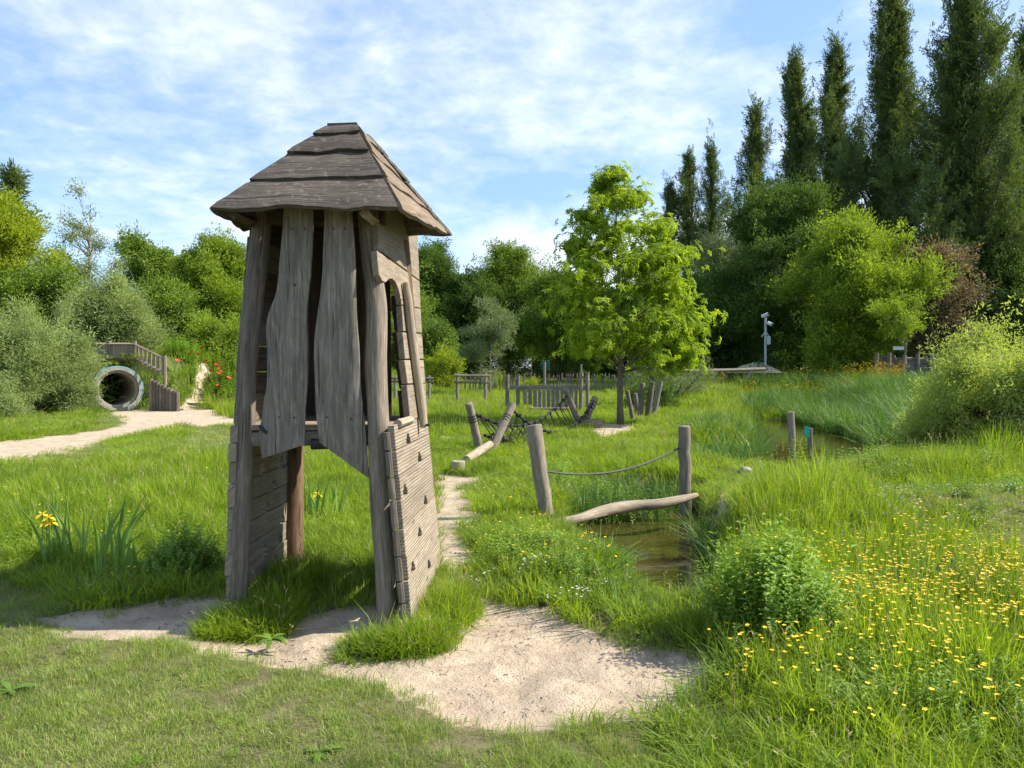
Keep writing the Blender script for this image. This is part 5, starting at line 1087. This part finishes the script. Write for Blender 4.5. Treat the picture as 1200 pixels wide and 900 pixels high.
# left side
LTR = (('yellow_green_tree', 'bright yellow-green tree at the left edge of the picture', -5, 215, 150, 36, SP_YEL, 3600, .05, M_BARK, .19, 1.0, 30), ('dark_poplar', 'dark narrow tree tip rising behind the bright yellow-green tree', 18, 200, 40, 52, SP_POP, 700, .1, M_BARK, .2, 1.0, 14),
       ('birch_tree', 'tall airy birch with hanging sprays on the left', 98, 214, 92, 40, SP_BIR, 430, .25, M_BIRCH, .12, 1.0, 24), ('olive_willow', 'grey-green willow tree with brown stems behind the tunnel railing', 138, 322, 112, 33, SP_WILL, 2300, .10, M_BROWN if False else W_BROWN, .2, 1.15, 26),
       ('green_tree', 'dark green tree with pointed shoots behind the grey-green willow', 175, 276, 95, 46, SP_MID, 1900, .05, M_BARK, .2, 1.0, 22), ('green_tree', 'large rounded green tree directly left of the tower', 250, 276, 115, 44, SP_LIME, 2800, .05, M_BARK, .2, 1.0, 26), ('green_tree', 'green tree low behind the poppy bank', 205, 330, 100, 38, SP_MID, 1700, .02, M_BARK, .2, 1.0, 20),
       ('green_tree', 'dense green tree below the bright yellow-green one at the left edge', 35, 315, 130, 34, SP_MID, 2200, .02, M_BARK, .2, 1.0, 20))
for i, (nm, lab, px_, top, wpx, d, src, n, c0_, bk, lr, sc_, lb) in enumerate(LTR): tree(nm, lab, at(px_, d), hgt_of(top, d), wpx / F * d, None, n, src, 'poplar' if nm == 'dark_poplar' else 'round', None, c0_, bk, lb, seed=120 + i * 5, lobe_r=lr, sc=sc_)
for lab, px_, d, top, wpx, n, sd, src, s_ in (('large silvery willow shrub left of the tunnel', 32, 25, 352, 140, 3000, 1, SP_WILL, .75), ('low pale green shrub at the left edge below the silvery willow', 5, 23, 440, 70, 500, 2, SP_WILL, .6), ('bright green shrub behind the poppies', 255, 33, 368, 90, 1100, 3, SP_LIME, .75), ('small pale willow shrub spilling over the left side of the tunnel mouth', 88, 25.5, 436, 46, 420, 4, SP_WILL, .6), ('mid green shrub left of the poppies beside the steps', 225, 34, 395, 50, 500, 5, SP_MID, .6)):
    tree('willow_shrub' if 'willow' in lab else 'green_shrub', lab, at(px_, d), hgt_of(top, d), wpx / F * d, None, n, src, 'bush', seed=150 + sd, cat='shrub', lobes=26, lobe_r=.17, sc=s_)
# big pale willow shrub at the right and herb bushes near by
tree('willow_shrub', 'large pale yellow-green willow shrub at the right edge of the picture', at(1200, 13.5), hgt_of(366, 13.5), 3.8, None, 2800, SP_PALE, 'bush', seed=161, cat='shrub', lobes=34, lobe_r=.14, sc=1.0)
tree('willow_shrub', 'lower pale willow shrub leaning left of the large one over the reeds', at(1108, 14.5), hgt_of(466, 14.5), 1.7, None, 900, SP_PALE, 'bush', seed=163, cat='shrub', lobes=18, lobe_r=.17, sc=.9)
STALK = [herb(1, 1.0, .105, .042, .02, L_HERB, 'stalk', nleaf=nl_) for nl_ in (13, 15, 17)] + [herb(1, 1.0, .08, .026, .02, L_HERB, 'stalk', flower=M_YELLOW, nleaf=18)]
for lab, px_, py_, wpx, hpx, n, sd in (('bushy nettle clump left of the tower', 217, 672, 90, 62, 420, 1), ('dense leafy herb clump below the leaning post of the balance log', 625, 655, 100, 38, 420, 2), ('tall leafy weed bush on the right bank of the ditch', 908, 752, 140, 132, 900, 3), ('dark leafy bush behind the hand rope', 705, 572, 150, 62, 900, 4), ('leafy herb bush right of the tower-side sand tip', 670, 690, 80, 40, 200, 5)):
    b0 = G(px_, py_); o_ = thing('herb_bush', lab, 'plant', (b0.x, b0.y, 0)); n = int(n * .55); hh = 1.2 * hpx / F * b0.y; ww = wpx / F * b0.y / 2; rs = np.random.default_rng(sd)
    a_ = rs.uniform(0, 6.283, n); q = np.sqrt(rs.random(n)); x = b0.x + ww * q * np.cos(a_); y = b0.y + ww * .8 * q * np.sin(a_); sz = hh * (1.05 - .5 * q ** 2) * rs.uniform(.6, 1.1, n)
    rot = np.stack([.42 * q * -np.sin(a_) + rs.normal(0, .08, n), .42 * q * np.cos(a_) + rs.normal(0, .08, n), rs.uniform(0, 6.283, n)], 1); xy = np.clip(sz, .45, .85)
    scatter('foliage', np.stack([x, y, height(x, y)], 1), rot, np.stack([xy, xy, sz], 1), rs.integers(0, len(STALK), n), STALK, o_)
# low hedge-like growth under the far trees: reads as one mass
wd = new(); SRC_W = [SP_DARK[0], SP_MID[0]]
def thicket(x0, x1, d, ybase, h_, n, spread=3.0):
    pxs = RNG.uniform(x0, x1, n); yy_ = d + RNG.uniform(-spread, spread, n); xx_ = (pxs - 600) / F * yy_; zt = h_ * (.55 + .7 * fbm(xx_, yy_, .25, 51)); z_ = zt * RNG.random(n) ** .7; emit(wd, xx_, yy_, 1.3, 2, 1.0, z=z_)
thicket(270, 530, 58, 0, 5.0, 2200); thicket(740, 1260, 66, 0, 7.5, 4200); thicket(480, 760, 92, 0, 7.0, 3200); thicket(-60, 310, 50, 0, 5.5, 3000); thicket(-60, 130, 30, 0, 1.2, 500, 1.5); thicket(-700, -60, 60, 0, 8, 1500); thicket(1260, 1900, 66, 0, 9, 1500)
fin('woodland', wd, SRC_W, 'dark undergrowth closing the view below the trees')

# ---------------------------------------------------------------- irises, poppies, docks
def iris(label, px_, py_, n, hpx, flowers, seed, spread=.22):
    random.seed(seed); b0 = G(px_, py_); o_ = thing('iris_plant', label, 'plant', b0, 'irises'); 
    for k in range(n):
        x_ = random.uniform(-spread, spread); y_ = random.uniform(-.12, .12); h_ = hpx / F * b0.y * random.uniform(.6, 1.05); ln = random.gauss(x_ * .8, .22); w_ = random.uniform(.024, .038); A, B = [], []
        ang = random.uniform(-.7, .7); sv = Vector((math.cos(ang), math.sin(ang), 0))
        for i in range(7):
            q = i / 6; c_ = b0 + Vector((x_ + ln * h_ * q ** 2.0, y_ + random.gauss(0, .001), h_ * q * (1 - .3 * abs(ln) * q))); hw = w_ / 2 * (1 - q ** 2.2) + .0008; A.append(c_ - sv * hw); B.append(c_ + sv * hw)
        MB().board(A, B, Vector((-sv.y, sv.x, 0)), .004, 2).build('leaf', L_IRIS, o_, True)
    for fx, fz in flowers:
        c_ = b0 + Vector((fx, -.1, fz)); V, Fc, Rn, Mi = [], [], [], []
        for k in range(3): leaf(V, Fc, Rn, Mi, c_, (math.cos(k * 2.09), math.sin(k * 2.09), -.4), (0, 0, 1), .06, .045); leaf(V, Fc, Rn, Mi, c_, (math.cos(k * 2.09 + 1), math.sin(k * 2.09 + 1), .9), (0, 0, 1), .04, .02)
        mb_ = MB(); mb_.add(V, Fc, [[(0, 0)] * len(f) for f in Fc]); f_ = mb_.build('flower', M_YELLOW, o_); MB().tube([c_ - Vector((0, 0, fz)), c_], .004, 5).build('stalk', L_IRIS, o_)
iris('tall yellow iris clump in the meadow left of the tower, with two yellow blooms', 100, 662, 30, 92, ((-.27, .42), (-.20, .36), (-.24, .355), (-.22, .40)), 3, .36)
iris('smaller iris clump beside the tall one, nearer the nettle clump', 140, 678, 13, 66, (), 4, .14)
iris('iris clump without blooms among the buttercups on the right', 1085, 712, 16, 78, (), 5, .17)
iris('grassy iris clump showing behind the tower legs', 375, 612, 14, 66, ((.0, .30),), 6, .2)
random.seed(99)
pp0 = None
PO = [(228, 401), (232, 416), (225, 412), (249, 403), (236, 409), (222, 416), (237, 408), (241, 424), (277, 406), (254, 427), (257, 432), (264, 429), (256, 438), (260, 436), (267, 445), (268, 443), (247, 435), (255, 452), (262, 460), (208, 423)]
def petals(me_name, s_):
    V, Fc, Rn, Mi = [], [], [], []
    for k in range(4): leaf(V, Fc, Rn, Mi, (0, 0, 0), (math.cos(k * 1.57), math.sin(k * 1.57), .6), (0, 0, 1), .085 * s_, .12 * s_)
    mb_ = MB(); mb_.add(V, Fc, [[(0, 0)] * len(f) for f in Fc]); return mb_
places = ('highest left poppy on the bank', 'poppy')
for i, (a_, b_) in enumerate(PO):
    cand = [(abs(float(height(np.array([P(a_, b_, q_).x]), np.array([q_]))[0]) + .85 - P(a_, b_, q_).z), q_) for q_ in np.arange(28.2, 33.5, .25)]; d = float(min(cand)[1]) - .1; p = P(a_, b_, d); g = float(height(np.array([p.x]), np.array([p.y]))[0]); 
    if i == 0:
        pp0 = thing('poppy', 'red poppy in the tall grass of the bank left of the tower', 'flower', (0, 0, 0), 'red poppies on the bank'); petals('petals', 1.0).build('petals', M_RED, pp0); MB().tube([(0, 0, -.9), (.02, 0, -.4), (0, 0, 0)], .008, 4).build('stalk', L_MEAD, pp0); o_ = pp0
    else: o_ = copy_tree(pp0)
    o_['label'] = {0: 'red poppy near the top of the bank, in the small upper left cluster', 3: 'large red poppy highest on the bank above the others', 8: 'red poppy closest to the tower post, half way up the bank', 9: 'lone red poppy between the upper and the lower poppy cluster', 18: 'lowest red poppy on the bank, nearest the path',
        17: 'second lowest red poppy on the bank', 19: 'leftmost red poppy, beside the green shrub at the steps', 14: 'red poppy at the right end of the lower cluster'}.get(i, 'red poppy in the upper left group on the bank' if i < 8 else 'red poppy in the dense lower group on the bank')
    o_.location = p; o_.rotation_euler = (random.uniform(.1, .7), random.uniform(-.3, .3), random.uniform(0, 6)); s_ = random.uniform(1.0, 1.4); o_.scale = (s_, s_, 1)
def dock(label, px_, py_, s_, seed):
    random.seed(seed); b0 = G(px_, py_); o_ = thing('dock_plant', label, 'plant', b0)
    for k in range(11):
        an = 2.4 * k + random.random(); l_ = s_ * random.uniform(.6, 1); el_ = random.uniform(.15, .8); A, B = [], []; dv = Vector((math.cos(an), math.sin(an), 0)); sv = Vector((-math.sin(an), math.cos(an), 0))
        for i in range(6):
            q = i / 5; c_ = b0 + dv * l_ * q + Vector((0, 0, l_ * (el_ * q - .5 * q * q) + .01)); hw = l_ * .13 * math.sin(math.pi * min(1, q * .93 + .05)) + .001; A.append(c_ - sv * hw); B.append(c_ + sv * hw)
        MB().board(A, B, (0, 0, 1), .003, 2).build('leaf', L_HERB, o_, True)
dock('small broad-leaved plant in the mown grass at the bottom of the picture', 375, 885, .10, 1)
dock('small bright leafy plant in the mown grass at the left edge', 12, 812, .12, 2)
dock('low leafy plant at the foot of the tower left post', 318, 752, .12, 3)
# purple loosestrife spikes near the reeds
for i, (a_, b_) in enumerate(((1086, 474), (1097, 466), (1102, 482))):
    d = 15.5; p = P(a_, b_, d); o_ = thing('purple_flower', ('left', 'tallest', 'lowest')[i] + ' purple flower spike of the three in front of the reeds', 'flower', (p.x, p.y, 0), 'purple flower spikes'); mb_ = MB(); V, Fc, Rn, Mi = [], [], [], []
    for k in range(26): leaf(V, Fc, Rn, Mi, p + Vector((0, 0, -.1 + .2 * k / 26)), (math.cos(k * 2.4), math.sin(k * 2.4), .3), (0, 0, 1), .04, .025)
    mb_.add(V, Fc, [[(0, 0)] * len(f) for f in Fc]); mb_.build('blooms', M_PURPLE, o_); MB().tube([(p.x, p.y, 0), p - Vector((0, 0, .1))], .008, 5).build('stalk', L_REED, o_)
print('all done', len(bpy.data.objects))
